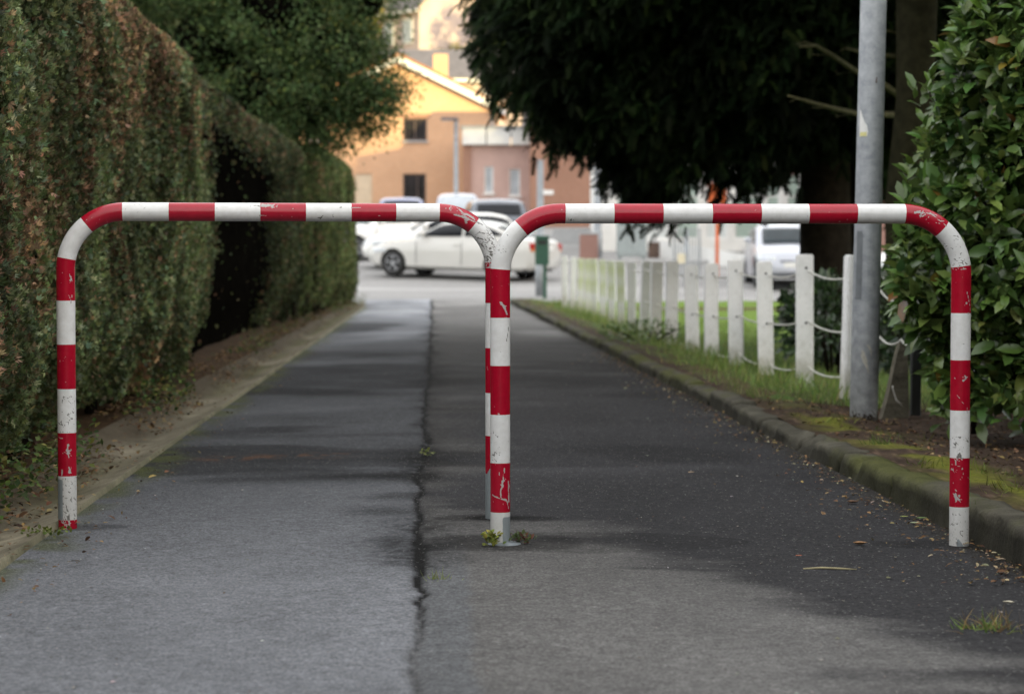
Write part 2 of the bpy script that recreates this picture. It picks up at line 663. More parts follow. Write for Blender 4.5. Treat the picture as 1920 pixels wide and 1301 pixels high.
# needle litter smear on the left
nl = np.exp(-((Y - 9.25 - .25 * (U + .6)) / .12) ** 2) * ss(-1.1, -.9, U) * (1 - ss(-.45, -.25, U)) * ss(.5, .62, fbm(X * 22, Y * 14, 3))
C = C * (1 - .7 * nl[..., None]) + np.array([.11, .055, .03]) * .7 * nl[..., None]
# right gutter dirt under the kerb
gd = (1 - ss(0.02, .14, uR - U + .08 * n2))
C = C * (1 - .45 * gd[..., None]) + np.array([.03, .026, .018]) * .45 * gd[..., None]
# paler towards the car park
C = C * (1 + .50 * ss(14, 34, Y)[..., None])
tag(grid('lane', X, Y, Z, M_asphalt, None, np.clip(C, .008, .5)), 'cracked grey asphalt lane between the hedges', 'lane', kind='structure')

# ---- concrete gutter on the left
yg = np.concatenate([np.linspace(-14, 3, 30), np.linspace(3.2, 20, 260), np.linspace(20.3, 43, 90)])
tt = np.linspace(0, 1, 36)
T, Y = np.meshgrid(tt, yg)
uo = -1.60 + .002 * np.maximum(Y - 6, 0)
U = uo + (U_L + .03 - uo) * T
X = U - .0385 * Y
Z = gz(X, Y) + .022 - .045 * np.sin(np.clip(T, 0, 1) * pi) ** 1.3 * (1 - .4 * ss(20, 40, Y)) + .022 * (1 - ss(0, .3, T)) + .008 * (fbm(X * 6, Y * 3) - .5)
Z[:, -1] -= .05
X[:, :] -= (ss(38, 44, Y) * .12)
n = fbm(X * 1.5, Y * .7, 2)
C = np.array([.235, .21, .152]) * (.45 + 1.0 * fbm(X * 5, Y * 2.4, 9))[..., None] * (.7 + .6 * fbm(X * 20, Y * 14, 3))[..., None]
gm = (ss(.34, .62, n) * np.exp(-((T - .45) / .3) ** 2))[..., None]
C = C * (1 - .75 * gm) + np.array([.085, .085, .03]) * .75 * gm
so = (1 - ss(.12, .60, T + .35 * (fbm(X * 3, Y * 1.5, 5) - .5)))[..., None]
C = C * (1 - .8 * so) + np.array([.055, .04, .026]) * .8 * so
jn = np.exp(-(((Y + 40) % 2.4 - 1.2) / .012) ** 2)[..., None]
C = C * (1 - .6 * jn * (T[..., None] > .3))
ed = ss(.93, 1.0, T)[..., None]
C = C * (1 - .5 * ed) + np.array([.05, .06, .02]) * .5 * ed
tag(grid('gutter', X, Y, Z, M_concrete, None, C), 'dished concrete gutter at the foot of the hedge', 'gutter', kind='structure')

# bare soil under the left hedge
T, Y = np.meshgrid(np.linspace(0, 1, 24), np.linspace(-14, 43, 240))
U = -4.4 + (-1.56 + .002 * np.maximum(Y - 6, 0) + 4.4) * T
X = U - .0385 * Y
Z = gz(X, Y) + .03 + .05 * ss(1, .7, T) + .04 * (fbm(X * 4, Y * 4) - .5)
n = fbm(X * 5, Y * 5, 8)[..., None]
C = np.array([.045, .03, .018]) * (1 - n) + np.array([.10, .06, .032]) * n
tag(grid('hedge_soil', X, Y, Z, M_ground, None, C), 'brown soil and dead needles under the hedge', 'soil', kind='structure')

# ---- kerb on the right


def u_kerb(y):
    return U_R - .0015 * y


ysk = np.concatenate([np.linspace(-14, 4, 40), np.linspace(4.1, 16, 800), np.linspace(16.05, 43.5, 400)])
prof = [(-.012, -.05), (0.0, .0), (.004, .06), (.010, .092), (.024, .104), (.06, .108), (.10, .106), (.128, .10), (.14, -.04)]
Xk = np.zeros((len(ysk), len(prof)))
Zk = np.zeros_like(Xk)
Yk = np.repeat(ysk[:, None], len(prof), 1)
stone = np.floor((ysk + 20.35) / 1.0)
jx = (vn(stone * 3.7, 0 * stone, 1) - .5) * .045
jz = (vn(stone * 5.1, 0 * stone, 4) - .5) * .03
kh = np.interp(ysk, [-14, 7, 10, 44], [1, 1, .74, .66])
fr = ((ysk + 20.35) % 1.0)
jt = np.exp(-(np.minimum(fr, 1 - fr) / .020) ** 2)
for j, (du, dz) in enumerate(prof):
    chip = ss(.58, .72, fbm(ysk * 3.1, 0 * ysk, 41)) * (.5 + fbm(ysk * 14, 0 * ysk + j, 4)) * (.02 if 2 <= j <= 5 else 0)
    rough_ = chip * .8 + (fbm(ysk * 18, 0 * ysk + j * 3, 9) - .5) * .012 + (fbm(ysk * 5, 0 * ysk + j, 6) - .5) * .03 + jt * .012
    Xk[:, j] = lx(u_kerb(ysk), ysk) + du + jx + rough_ - 0
    Zk[:, j] = gz(0, ysk) + dz * kh - chip + (jz + (fbm(ysk * 6, 0 * ysk + j * .7, 3) - .5) * .018 - jt * .035) * (dz > .02)
n = fbm(Xk * 4, Yk * 1.6, 12)
C = np.array([.090, .085, .066]) * (.45 + .9 * fbm(Xk * 9, Yk * 6, 1))[..., None]
mo = ss(.42, .62, n)[..., None] * np.array([.3, .4, .5, .8, 1, 1, 1, 1, 1])[None, :, None]
C = C * (1 - .75 * mo) + np.array([.075, .082, .02]) * .75 * mo
C = C * (1 - .8 * jt[:, None, None])
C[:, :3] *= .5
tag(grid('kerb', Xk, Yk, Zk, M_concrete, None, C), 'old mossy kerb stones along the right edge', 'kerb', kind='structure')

# ---- verge on the right: soil, moss and grass, then lawn


def verge_z(X, Y):
    U = X + .0385 * Y
    d = U - u_kerb(Y) - .17
    return gz(X, Y) + .085 * np.interp(Y, [-14, 7, 10, 44], [1, 1, .8, .7]) - .055 * ss(.1, .7, d) + (.015 + .035 * ss(.05, .3, d)) * (fbm(X * 2.2, Y * 1.6, 4) - .5) * 1.0 + .03 * ss(.0, .2, d) * (fbm(X * 7, Y * 7, 2) - .5)


T, Y = np.meshgrid(np.linspace(0, 1, 170) ** 2.2, np.concatenate([np.linspace(-14, 5, 30), np.linspace(5.1, 24, 260), np.linspace(24.3, 43.6, 80)]))
U = u_kerb(Y) + .09 + 16 * T
X = U - .0385 * Y
Z = verge_z(X, Y)
d = U - u_kerb(Y)
n = fbm(X * 3, Y * 3, 2)
soil = np.array([.050, .034, .024])
C = soil * (.6 + .9 * fbm(X * 12, Y * 12, 5))[..., None]
# wood chip / pale flecks
C = C * (1 + 1.3 * ss(.66, .74, fbm(X * 40, Y * 40, 9))[..., None])
gr = (ss(12.0, 13.6, Y + 1.6 * (n - .5) + .9 * (d < .5)) * ss(.18, .4, d + .3 * (n - .5)))[..., None]
C = C * (1 - gr) + np.array([.075, .12, .03]) * gr
br = (gr[..., 0] * np.exp(-((d - .30) / .3) ** 2) * ss(.3, .5, fbm(X * 5, Y * 2.5, 15)))[..., None]
C = C * (1 - .85 * br) + np.array([.085, .052, .032]) * .85 * br
lawn = (ss(.95, 1.5, d + .3 * (n - .5)) * ss(20, 23, Y))[..., None]
C = C * (1 - lawn) + np.array([.14, .22, .035]) * lawn
bed = (ss(36.2, 36.8, Y) * (1 - ss(38.2, 38.8, Y)) * ss(1.6, 2, d))[..., None]
C = C * (1 - bed) + np.array([.09, .055, .03]) * bed
ms = (np.exp(-((d - .33) / .16) ** 2) * ss(.42, .6, fbm(X * 4, Y * 2.4, 23)) * (1 - ss(10.5, 12, Y)) * ss(6.0, 7.5, Y))[..., None]
C = C * (1 - .9 * ms) + np.array([.14, .15, .02]) * .9 * ms
tag(grid('verge', X, Y, Z, M_ground, None, C), 'soil and grass verge behind the kerb', 'verge', kind='structure')

# ---- car park / street
X, Y = np.meshgrid(np.linspace(-60, 60, 160), np.concatenate([np.linspace(43.3, 62, 120), np.linspace(62.5, 101, 90)]))
Z = gz(X, Y) + .006 * (fbm(X, Y) - .5)
n = fbm(X * .5, Y * 1.2, 3)
C = np.array([.31, .305, .30]) * (.8 + .4 * n)[..., None]
tr = np.exp(-((Y - 48.6 - .3 * n) / .5) ** 2)[..., None]
C = C * (1 + .25 * tr)
tag(grid('parking_lot', X, Y, Z, M_lot, None, C), 'worn grey car park beyond the lane', 'car park', kind='structure')

# ------------------------------------------------------------------ barriers


def barrier_mat(name):
    m, nt, b = MAT(name)
    at_ = nd(nt, 'ShaderNodeAttribute', attribute_name='along')
    we = nd(nt, 'ShaderNodeAttribute', attribute_name='wear')
    ba = nd(nt, 'ShaderNodeAttribute', attribute_name='bare')
    di = nd(nt, 'ShaderNodeAttribute', attribute_name='grime')
    tc = nd(nt, 'ShaderNodeTexCoord')
    v = tc.outputs['Object']
    q = math_n(nt, 'MULTIPLY', at_.outputs['Fac'], .5)
    red_on = math_n(nt, 'GREATER_THAN', math_n(nt, 'FRACT', q), 0.5)
    nf = noise_n(nt, v, 45, 4)
    ns = noise_n(nt, v, 420, 2, 0.6)
    white = mixc(nt, ramp(nt, nf, .35, .7), (.72, .72, .705), (.82, .825, .82))
    speck = math_n(nt, 'MULTIPLY', math_n(nt, 'GREATER_THAN', math_n(nt, 'ADD', ns, math_n(nt, 'MULTIPLY', di.outputs['Fac'], .10)), .735), .6)
    white = mixc(nt, speck, white, (.10, .095, .085))
    white = mixc(nt, math_n(nt, 'MULTIPLY', di.outputs['Fac'], .42), white, (.30, .285, .25))
    red = mixc(nt, ramp(nt, nf, .3, .7), (.355, .004, .020), (.42, .006, .026))
    paint = mixc(nt, red_on, white, red)
    wn_ = math_n(nt, 'ADD', we.outputs['Fac'], math_n(nt, 'MULTIPLY', math_n(nt, 'SUBTRACT', noise_n(nt, v, 260, 3, .7), .5), .8))
    worn = ramp(nt, wn_, .55, .68)
    wcol = mixc(nt, red_on, (.16, .155, .14), (.42, .40, .39))
    c = mixc(nt, worn, paint, wcol)
    bn = math_n(nt, 'ADD', ba.outputs['Fac'], math_n(nt, 'MULTIPLY', math_n(nt, 'SUBTRACT', noise_n(nt, v, 90, 4, .7), .5), .9))
    bare = ramp(nt, bn, .47, .53)
    c = mixc(nt, bare, c, mixc(nt, nf, (.20, .235, .25), (.30, .33, .34)))
    nt.links.new(c, b.inputs['Base Color'])
    rg = math_n(nt, 'ADD', .23, math_n(nt, 'MULTIPLY', math_n(nt, 'MAXIMUM', worn, bare), .4))
    nt.links.new(rg, b.inputs['Roughness'])
    b.inputs['Specular IOR Level'].default_value = .5
    hh = math_n(nt, 'SUBTRACT', math_n(nt, 'MULTIPLY', nf, .12), math_n(nt, 'MULTIPLY', worn, .5))
    bumpit(nt, b, hh, .25, .002)
    return m


def seg_dist(S, Cc, p, q):
    dx, dy = q[0] - p[0], q[1] - p[1]
    t = np.clip(((S - p[0]) * dx + (Cc - p[1]) * dy) / max(dx * dx + dy * dy, 1e-12), 0, 1)
    return np.hypot(S - p[0] - t * dx, Cc - p[1] - t * dy)


def make_barrier(label, A, B, H, Rb, bounds, idx0, rad, strokes, bare_fn, grime_fn, seed):
    """A, B feet on the ground; s is arc length measured from the start of the level rail (A side)"""
    r = np.random.default_rng(seed)
    A, B = Vector(A), Vector(B)
    root = empty('tube_barrier', (A + B) / 2, label, 'barrier', 'red and white tube barriers across the lane')
    ex = (B - A)
    Wd = ex.length
    ex.normalize()
    step = .004
    pts, tan = [], []
    Lp = H - Rb
    arc = Rb * pi / 2
    rail = Wd - 2 * Rb
    s_all = np.concatenate([np.arange(-(Lp + .12) - arc, rail + arc + Lp + .12, step)])
    for s in s_all:
        if s < -arc:
            p = (0, Lp + (s + arc)); t = (0, 1)
        elif s < 0:
            a = -s / Rb
            p = (Rb - Rb * math.sin(a), H - Rb + Rb * math.cos(a)); t = (math.cos(a), math.sin(a))
        elif s <= rail:
            p = (Rb + s, H); t = (1, 0)
        elif s <= rail + arc:
            a = (s - rail) / Rb
            p = (Wd - Rb + Rb * math.sin(a), H - Rb + Rb * math.cos(a)); t = (math.cos(a), -math.sin(a))
        else:
            p = (Wd, Lp - (s - rail - arc)); t = (0, -1)
        pts.append(p); tan.append(t)
    pts, tan = np.array(pts), np.array(tan)
    n = 48
    th = np.arange(n + 1) * 2 * pi / n
    base = np.array(A)
    exv = np.array(ex)
    eyv = np.cross(np.array((0, 0, 1.0)), exv)      # away from the camera
    cen = base + pts[:, :1] * exv + pts[:, 1:] * np.array((0, 0, 1.0)) + 0
    cen[:, 2] = cen[:, 2]
    nrm = -tan[:, 1:] * exv + tan[:, :1] * np.array((0, 0, 1.0))     # outward in the plane (up on the rail)
    # theta 0 faces the camera, pi/2 points outward/up
    V = cen[:, None] + rad * (np.cos(th)[None, :, None] * (-eyv) + np.sin(th)[None, :, None] * nrm[:, None])
    S = np.repeat(s_all[:, None], n + 1, 1)
    TH = np.repeat(((th + pi) % (2 * pi) - pi)[None], len(s_all), 0)
    Cc = TH * rad
    wear = np.zeros_like(S)
    wob = (fbm(S * 120, Cc * 120, seed) - .5)
    allst = list(strokes)
    # random small chips and hairline scratches everywhere
    for i in range(230):
        s0 = r.uniform(s_all[0], s_all[-1]); c0 = r.uniform(-.075, .075)
        if r.random() < .5:
            w_ = r.uniform(.0005, .0017)
            allst.append(([(s0, c0), (s0 + r.normal() * .003, c0 + r.normal() * .002)], w_, .9))
        else:
            l = r.uniform(.006, .03); a = r.uniform(0, pi)
            allst.append(([(s0, c0), (s0 + l * math.cos(a), c0 + l * math.sin(a) * .7)], r.uniform(.0005, .001), .75))
    for pl, w_, v_ in allst:
        lo = min(p[0] for p in pl) - .02
        hi = max(p[0] for p in pl) + .02
        i0, i1 = np.searchsorted(s_all, [lo, hi])
        if i1 <= i0:
            continue
        sl_ = slice(i0, i1)
        for p, q in zip(pl[:-1], pl[1:]):
            d = seg_dist(S[sl_], Cc[sl_], p, q) + wob[sl_] * w_ * 1.2
            wear[sl_] = np.maximum(wear[sl_], v_ * np.exp(-(d / (w_ + .0007)) ** 2))
    Z_ = V[..., 2]
    bare = bare_fn(S, TH, Z_)
    grime = grime_fn(S, TH, Z_)
    i = np.arange(len(s_all) - 1)[:, None] * (n + 1) + np.arange(n)[None]
    F = np.stack([i, i + n + 1, i + n + 2, i + 1], -1).reshape(-1, 4)
    m = barrier_mat('barrier_paint')
    bi = np.interp(s_all, [bounds[0] - .145] + list(bounds) + [bounds[-1] + .145], np.arange(idx0 - 1, idx0 + len(bounds) + 1))
    AL = np.repeat(bi[:, None], n + 1, 1)
    npmesh('bent_tube', V.reshape(-1, 3), F, m, root, None, True,
           {'along': AL.ravel(), 'wear': wear.ravel(), 'bare': bare.ravel(), 'grime': grime.ravel()})
    return root, rail, arc, Lp


def crackle(s0, s1, n, seed, c0=-.045, c1=.045):
    r = np.random.default_rng(seed)
    s0, s1 = min(s0, s1), max(s0, s1)
    out = []
    for _ in range(n):
        s, c = r.uniform(s0, s1), r.uniform(c0, c1)
        a = r.uniform(0, 2 * pi)
        pl = [(s, c)]
        for _k in range(r.integers(2, 6)):
            a += r.normal() * .7
            l = r.uniform(.005, .014)
            s += l * math.cos(a); c += l * math.sin(a)
            s = min(max(s, s0), s1)
            pl.append((s, c))
        out.append((pl, r.uniform(.0004, .0011), .8))
    return out


def blob(s, c, n, spread, w, seed):
    r = np.random.default_rng(seed)
    return [([(s + r.normal() * spread, c + r.normal() * spread * .6), (s + r.normal() * spread, c + r.normal() * spread * .6)], w * r.uniform(.25, .8), 1.0) for _ in range(n)]


# nearer, right-hand barrier
RA = G(938, 1026); RB_ = G(1798, 1021)
rail1 = (RB_ - RA).length - .36
arc1 = .18 * pi / 2
BND1 = [-.994, -.8465, -.702, -.556, -.413, -.269, -.128] + [(p - 938) / (860 / (rail1 + .36)) - .18 for p in (1058, 1148, 1239, 1330, 1421, 1510, 1600, 1690)] + \
       [rail1 + v for v in (.1297, .26, .4007, .542, .6937, .837, .985)]
st = []
zs = lambda z: -arc1 - (.999 - .18 - z)             # height on the near/left post -> s
zr = lambda z: rail1 + arc1 + (.999 - .18 - z)       # height on the right post -> s
st += [([(zs(.70), -.02), (zs(.72), -.012), (zs(.735), .0)], .0035, 1), ([(zs(.725), -.02), (zs(.725), -.008)], .0012, 1),
       ([(zs(.69), -.02), (zs(.69), -.01)], .0015, 1), ([(zs(.66), -.028), (zs(.62), -.02)], .002, 1)]
st += [([(zs(.24), -.012), (zs(.21), -.008), (zs(.17), .0), (zs(.15), -.002)], .0022, 1), ([(zs(.145), -.02), (zs(.15), 0), (zs(.16), .028)], .0024, 1),
       ([(zs(.145), -.02), (zs(.12), -.028)], .0016, 1), ([(zs(.2), -.028), (zs(.14), -.03)], .004, .9), ([(zs(.29), .0), (zs(.26), .012)], .0008, .8)]
st += blob(zs(.28), .022, 6, .006, .0016, 3) + blob(zs(.19), -.006, 5, .008, .002, 4)
st += blob(zr(.50), .008, 7, .012, .0018, 5) + blob(zr(.725), .012, 5, .016, .002, 6) + blob(zr(.15), -.012, 10, .012, .003, 8) + blob(zr(.26), -.016, 6, .010, .003, 9)
st += [([(zr(.46), -.02), (zr(.42), .01)], .0008, .8)]
st += blob(rail1 + .07, .01, 8, .022, .0026, 10) + blob(rail1 + .11, .012, 5, .014, .002, 11)
st += crackle(rail1 + arc1 * .55, rail1 + arc1 * .95, 26, 12, -.035, .02)
st += blob(.03, -.022, 6, .005, .002, 13)
st += crackle(zr(.33), zr(.20), 26, 14, -.04, .03) + crackle(zr(.1), zr(.0), 24, 15, -.04, .03)
st += crackle(-arc1 * .95, -arc1 * .6, 7, 16)
st += crackle(zs(.35), zs(.25), 10, 18)


def bare1(S, TH, Zz):
    b = 1.4 * (1 - ss(.085, .10, Zz)) * ss(.15, .35, -TH) * (S < 0)            # flaked strip at the middle foot
    b = b + 1.2 * (1 - ss(.0, .02, Zz + .012 * np.sin(TH * 3))) * ss(-.6, -.3, TH) * (1 - ss(0, .3, TH)) * (S > 1)
    return b


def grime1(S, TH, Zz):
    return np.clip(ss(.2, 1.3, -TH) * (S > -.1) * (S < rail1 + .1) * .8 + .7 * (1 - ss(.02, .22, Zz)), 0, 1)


# which way the posts run: theta is measured outward, mirrored between the two posts
make_barrier('red and white striped tube barrier standing nearest, its left post in front of the other', RA, RB_, .999, .18, BND1, 1, .0298, st, bare1, grime1, 21)

LA = G(127, 990); LB = G(927, 978)
rail2 = (LB - LA).length - .37
arc2 = .185 * pi / 2
BND2 = [-1.0916, -.951, -.8126, -.672, -.5296, -.3896, -.255, -.1266] + [(p - 127) / (800 / (rail2 + .37)) - .185 for p in (232, 317, 402, 486, 571, 656, 740, 822)] + \
       [rail2 + v for v in (.125, .265, .4006, .5476, .695, .8356, .9756)]
H2 = 1.015
zl = lambda z: -arc2 - (H2 - .185 - z)
zq = lambda z: rail2 + arc2 + (H2 - .185 - z)
st = []
st += crackle(rail2 + arc2 * .52, rail2 + arc2 * .98, 150, 31, -.05, .05)
st += blob(rail2 + .09, .012, 9, .02, .003, 32) + blob(rail2 + .03, .02, 4, .01, .002, 33) + [([(rail2 + .05, 0), (rail2 + .1, .004)], .003, 1)]
st += blob(.45, .026, 14, .014, .002, 34) + blob(.475, .022, 8, .008, .003, 35) + [([(.432, .018), (.47, .028)], .002, 1), ([(.432, -.012), (.46, -.014)], .0014, 1)]
st += [([(.72, .014), (.76, .017)], .0012, .9), ([(.69, .016), (.695, .017)], .002, 1)]
st += blob(.63, -.018, 8, .01, .0013, 36) + [([(.03, .022), (.06, .03)], .001, .8)]
st += crackle(zl(.43), zl(.31), 34, 37) + crackle(zl(.17), zl(.02), 70, 38)
st += blob(zl(.25), -.005, 9, .014, .0025, 39) + blob(zl(.19), -.01, 5, .008, .003, 40) + [([(zl(.29), .01), (zl(.295), .028)], .0015, 1), ([(zl(.19), .014), (zl(.175), .016)], .003, 1)]
st += blob(zl(.8), -.02, 4, .008, .0015, 41) + [([(zl(.75), -.024), (zl(.72), -.018)], .0012, 1), ([(zl(.73), -.02), (zl(.75), -.012)], .001, 1)]
st += blob(zl(.02), 0, 8, .02, .003, 42)


def bare2(S, TH, Zz):
    b = 1.5 * (1 - ss(.155, .18, Zz + .012 * np.sin(TH * 4))) * (S > 1)                 # lower part of the hidden foot is bare galvanised
    b = b + 1.3 * ss(.27, .285, Zz) * (1 - ss(.42, .44, Zz)) * (S > 1) * ss(-.9, -.6, -TH) * (TH > -.3)
    b = b + 1.1 * ss(.02, .04, Zz) * (1 - ss(.15, .17, Zz)) * (S < 0) * ss(.3, .6, TH)
    return b


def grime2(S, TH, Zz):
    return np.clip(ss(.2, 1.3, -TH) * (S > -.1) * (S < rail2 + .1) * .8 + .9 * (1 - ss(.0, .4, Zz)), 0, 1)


make_barrier('red and white striped tube barrier farther left beside the clipped hedge', LA, LB, H2, .185, BND2, 2, .0298, st, bare2, grime2, 22)

# steel collar at the middle foot
M_galv = simple('galvanised_steel', (.27, .29, .31), .48, .25, 9, .15, 60, metal=.35)
mb = MB()
mb.lathe((RA.x + .012, RA.y, .004), [(.052, -.03), (.052, .006), (.047, .011), (.034, .014), (.0, .014)], 28)
cl = mb.build('steel_collar', simple('zinc', (.22, .25, .27), .6, .3, 30, .2), None, smooth=False)
tag(cl, 'small round zinc collar in the asphalt at the middle barrier foot', 'collar')

# ------------------------------------------------------------------ lamp post by the laurel


def galv_mat():
    m, nt, b = MAT('galvanised_pole')
    tc = nd(nt, 'ShaderNodeTexCoord')
    v = tc.outputs['Object']
    n1 = noise_n(nt, v, 18, 5, .6)
    n2 = noise_n(nt, v, 70, 3)
    c = mixc(nt, ramp(nt, n1, .35, .68), (.28, .30, .33), (.44, .46, .485))
    c = mixc(nt, math_n(nt, 'MULTIPLY', ramp(nt, n2, .5, .7), .3), c, (.52, .53, .54))
    sx = nd(nt, 'ShaderNodeSeparateXYZ')
    nt.links.new(v, sx.inputs[0])
    low = math_n(nt, 'SUBTRACT', 1.0, ramp(nt, math_n(nt, 'ADD', sx.outputs['Z'], math_n(nt, 'MULTIPLY', math_n(nt, 'SUBTRACT', n1, .5), .5)), .04, .55), clamp=True)
    c = mixc(nt, math_n(nt, 'MULTIPLY', low, .5), c, (.12, .115, .10))
    rust = math_n(nt, 'SUBTRACT', 1.0, ramp(nt, math_n(nt, 'ADD', sx.outputs['Z'], math_n(nt, 'MULTIPLY', math_n(nt, 'SUBTRACT', n2, .5), .12)), .03, .06), clamp=True)
    c = mixc(nt, rust, c, (.028, .02, .014))
    nt.links.new(c, b.inputs['Base Color'])
    b.inputs['Roughness'].default_value = .5
    b.inputs['Metallic'].default_value = .25
    bumpit(nt, b, n2, .12, .003)
    return m


lb = G(1619, 792, .045)
lamp = empty('street_lamp', lb, 'tall galvanised grey lamp post standing between kerb and laurel', 'street lamp')
M_pole = galv_mat()
lean = Vector((.017, 0, 1))
mb = MB()
mb.tube([lb + lean * t for t in (-.2, 0, .6, 1.2, 1.8, 2.4, 3.2, 4.2, 5.4)], [.0705, .070, .069, .0672, .0655, .0638, .061, .058, .053], 40)
mb.build('pole', M_pole, lamp, smooth=True)
top = lb + lean * 5.4
mb = MB()
mb.tube([top, top + Vector((-.05, -.02, .25)), top + Vector((-.35, -.1, .42)), top + Vector((-.8, -.2, .48))], [.05, .045, .04, .035], 16)
mb.build('arm', M_galv, lamp, smooth=True)
mb = MB()
mb.bevbox(top + Vector((-1.05, -.26, .48)), (.6, .22, .12), .03, rz=R(14))
mb.build('lamp_head', simple('lamp_housing', (.3, .31, .32), .5), lamp)
# access door: a shallow curved plate on the left side of the pole


def pole_patch(name, poly, mat, off, step=1.6, zs=.0035):
    """thin patch wrapped on the pole; poly is (height, angle) in metres and degrees"""
    z0, z1 = min(p[0] for p in poly), max(p[0] for p in poly)
    a0, a1 = min(p[1] for p in poly), max(p[1] for p in poly)

    def inside(z, a):
        c = False
        for (zi, ai), (zj, aj) in zip(poly, poly[1:] + poly[:1]):
            if (zi > z) != (zj > z) and a < (aj - ai) * (z - zi) / (zj - zi) + ai:
                c = not c
        return c
    mb = MB()
    nz, na = int((z1 - z0) / zs) + 1, int((a1 - a0) / step) + 1
    ids = {}
    vs, fs = [], []

    def vid(i, j):
        if (i, j) not in ids:
            ids[(i, j)] = len(vs)
            z = z0 + i * zs
            c = lb + lean * z
            rr = float(np.interp(z, [0, .6, 1.2, 1.8, 2.4], [.070, .069, .0672, .0655, .0638])) + off
            a = R(a0 + j * step)
            vs.append((c.x + rr * math.cos(a), c.y + rr * math.sin(a), c.z))
        return ids[(i, j)]
    for i in range(nz):
        for j in range(na):
            if inside(z0 + (i + .5) * zs, a0 + (j + .5) * step):
                fs.append((vid(i, j), vid(i, j + 1), vid(i + 1, j + 1), vid(i + 1, j)))
    mb.add(vs, fs)
    return mb.build(name, mat, lamp, smooth=True)


pole_patch('access_door', [(.62, -150), (.62, -120), (.94, -120), (.96, -123), (.96, -150)], simple('door_zinc', (.19, .205, .22), .5, .2, 12, metal=.2), .0016, 1.5, .01)
pole_patch('sticker', [(1.43, -152), (1.43, -112), (1.455, -109), (1.485, -114), (1.50, -124), (1.53, -136), (1.56, -146), (1.565, -152)], simple('sticker_paper', (.74, .74, .72), .6, .06, 30), .0012)
pole_patch('sticker_stripe', [(1.431, -148), (1.431, -115), (1.452, -114), (1.452, -148)], simple('sticker_yellow', (.66, .62, .28), .6, .05, 30), .0018)
M_scr = simple('scraped_zinc', (.44, .42, .37), .7, .2, 60)
pole_patch('scrape_mark', [(.34, -116), (.37, -113), (.36, -104), (.32, -92), (.27, -84), (.245, -82), (.285, -96), (.31, -108)], M_scr, .0012)
pole_patch('scrape_mark', [(.395, -94), (.39, -82), (.37, -74), (.33, -72), (.365, -80)], M_scr, .0012)
pole_patch('rust_spot', [(1.70, -82), (1.72, -80), (1.72, -76), (1.70, -75), (1.69, -78)], simple('rust', (.09, .05, .03), .9, .2, 60), .0012)

# ------------------------------------------------------------------ white posts with ropes
def whitewash(name, mossy):
    m, nt, b = MAT(name)
    tc = nd(nt, 'ShaderNodeTexCoord')
    v = tc.outputs['Object']
    n1 = noise_n(nt, v, 9, 5, .6)
    n2 = noise_n(nt, v, 50, 4, .7)
    c = mixc(nt, ramp(nt, n1, .3, .7), (.74, .74, .73), (.88, .88, .88))
    c = mixc(nt, ramp(nt, n2, .60, .72), c, (.36, .34, .30))
    sx = nd(nt, 'ShaderNodeSeparateXYZ')
    nt.links.new(v, sx.inputs[0])
    low = math_n(nt, 'SUBTRACT', 1.0, ramp(nt, math_n(nt, 'ADD', sx.outputs['Z'], math_n(nt, 'MULTIPLY', math_n(nt, 'SUBTRACT', n1, .5), .4)), .0, .3), clamp=True)
    c = mixc(nt, math_n(nt, 'MULTIPLY', low, .6), c, (.26, .23, .15))
    if mossy:
        c = mixc(nt, math_n(nt, 'MULTIPLY', ramp(nt, noise_n(nt, v, 4.5, 4), .38, .62), .75), c, (.52, .58, .26))
    nt.links.new(c, b.inputs['Base Color'])
    b.inputs['Roughness'].default_value = .85
    b.inputs['Specular IOR Level'].default_value = .3
    bumpit(nt, b, n2, .3, .006)
    return m


M_white = whitewash('whitewashed_concrete', False)
M_whitem = whitewash('mossy_whitewash', True)


def post_mesh(mat, seed):
    r = random.Random(seed)
    bm = bmesh.new()
    bmesh.ops.create_cube(bm, size=1)
    for v in bm.verts:
        v.co = Vector((v.co.x * .118, v.co.y * .118, (v.co.z + .5) * 1.05 - .16))
    bmesh.ops.bevel(bm, geom=[e for e in bm.edges], offset=.009, segments=2, affect='EDGES')
    bmesh.ops.subdivide_edges(bm, edges=[e for e in bm.edges if e.calc_length() > .3], cuts=14)
    for v in bm.verts:
        p = v.co
        k = float(vn(p.x * 30 + seed, p.y * 30, p.z * 22)) - .5
        s_ = 1 + .05 * k
        v.co = Vector((p.x * s_, p.y * s_, p.z))
    me = bpy.data.meshes.new('fence_post')
    bm.to_mesh(me)
    bm.free()
    me.materials.append(mat)
    return me


ordn = ['first', 'second', 'third', 'fourth', 'fifth', 'sixth', 'seventh', 'eighth', 'ninth', 'tenth', 'eleventh', 'twelfth', 'thirteenth', 'fourteenth', 'fifteenth', 'sixteenth', 'seventeenth', 'eighteenth', 'nineteenth']
pm = [post_mesh(M_white, 1), post_mesh(M_white, 2), post_mesh(M_white, 3), post_mesh(M_whitem, 4)]
posts = []
ydep = [13.1, 14.4, 15.85, 17.3, 18.7, 20.0, 21.5, 23.0, 24.3, 25.8, 27.3, 28.9, 30.4, 31.9, 33.4, 34.9, 36.4, 38.0]
pxs = [1597, 1510, 1438, 1382, 1335, 1300, 1259, 1229, 1207, 1185, 1166, 1148, 1131, 1116, 1102, 1088, 1073, 1059]
ptop = [478, 477, 490, 487, 494, 497, 490, 491, 489, 491, 490, 489, 487, 485, 485, 484, 482, 480]
tilt = [(.5, 1.6), (.4, -.3), (.3, -1.4), (.3, -1.1), (-.6, -.6), (.2, -1.6), (.5, .3), (0, .8)]
M_hole = simple('hole_shadow', (.02, .018, .015), 1)
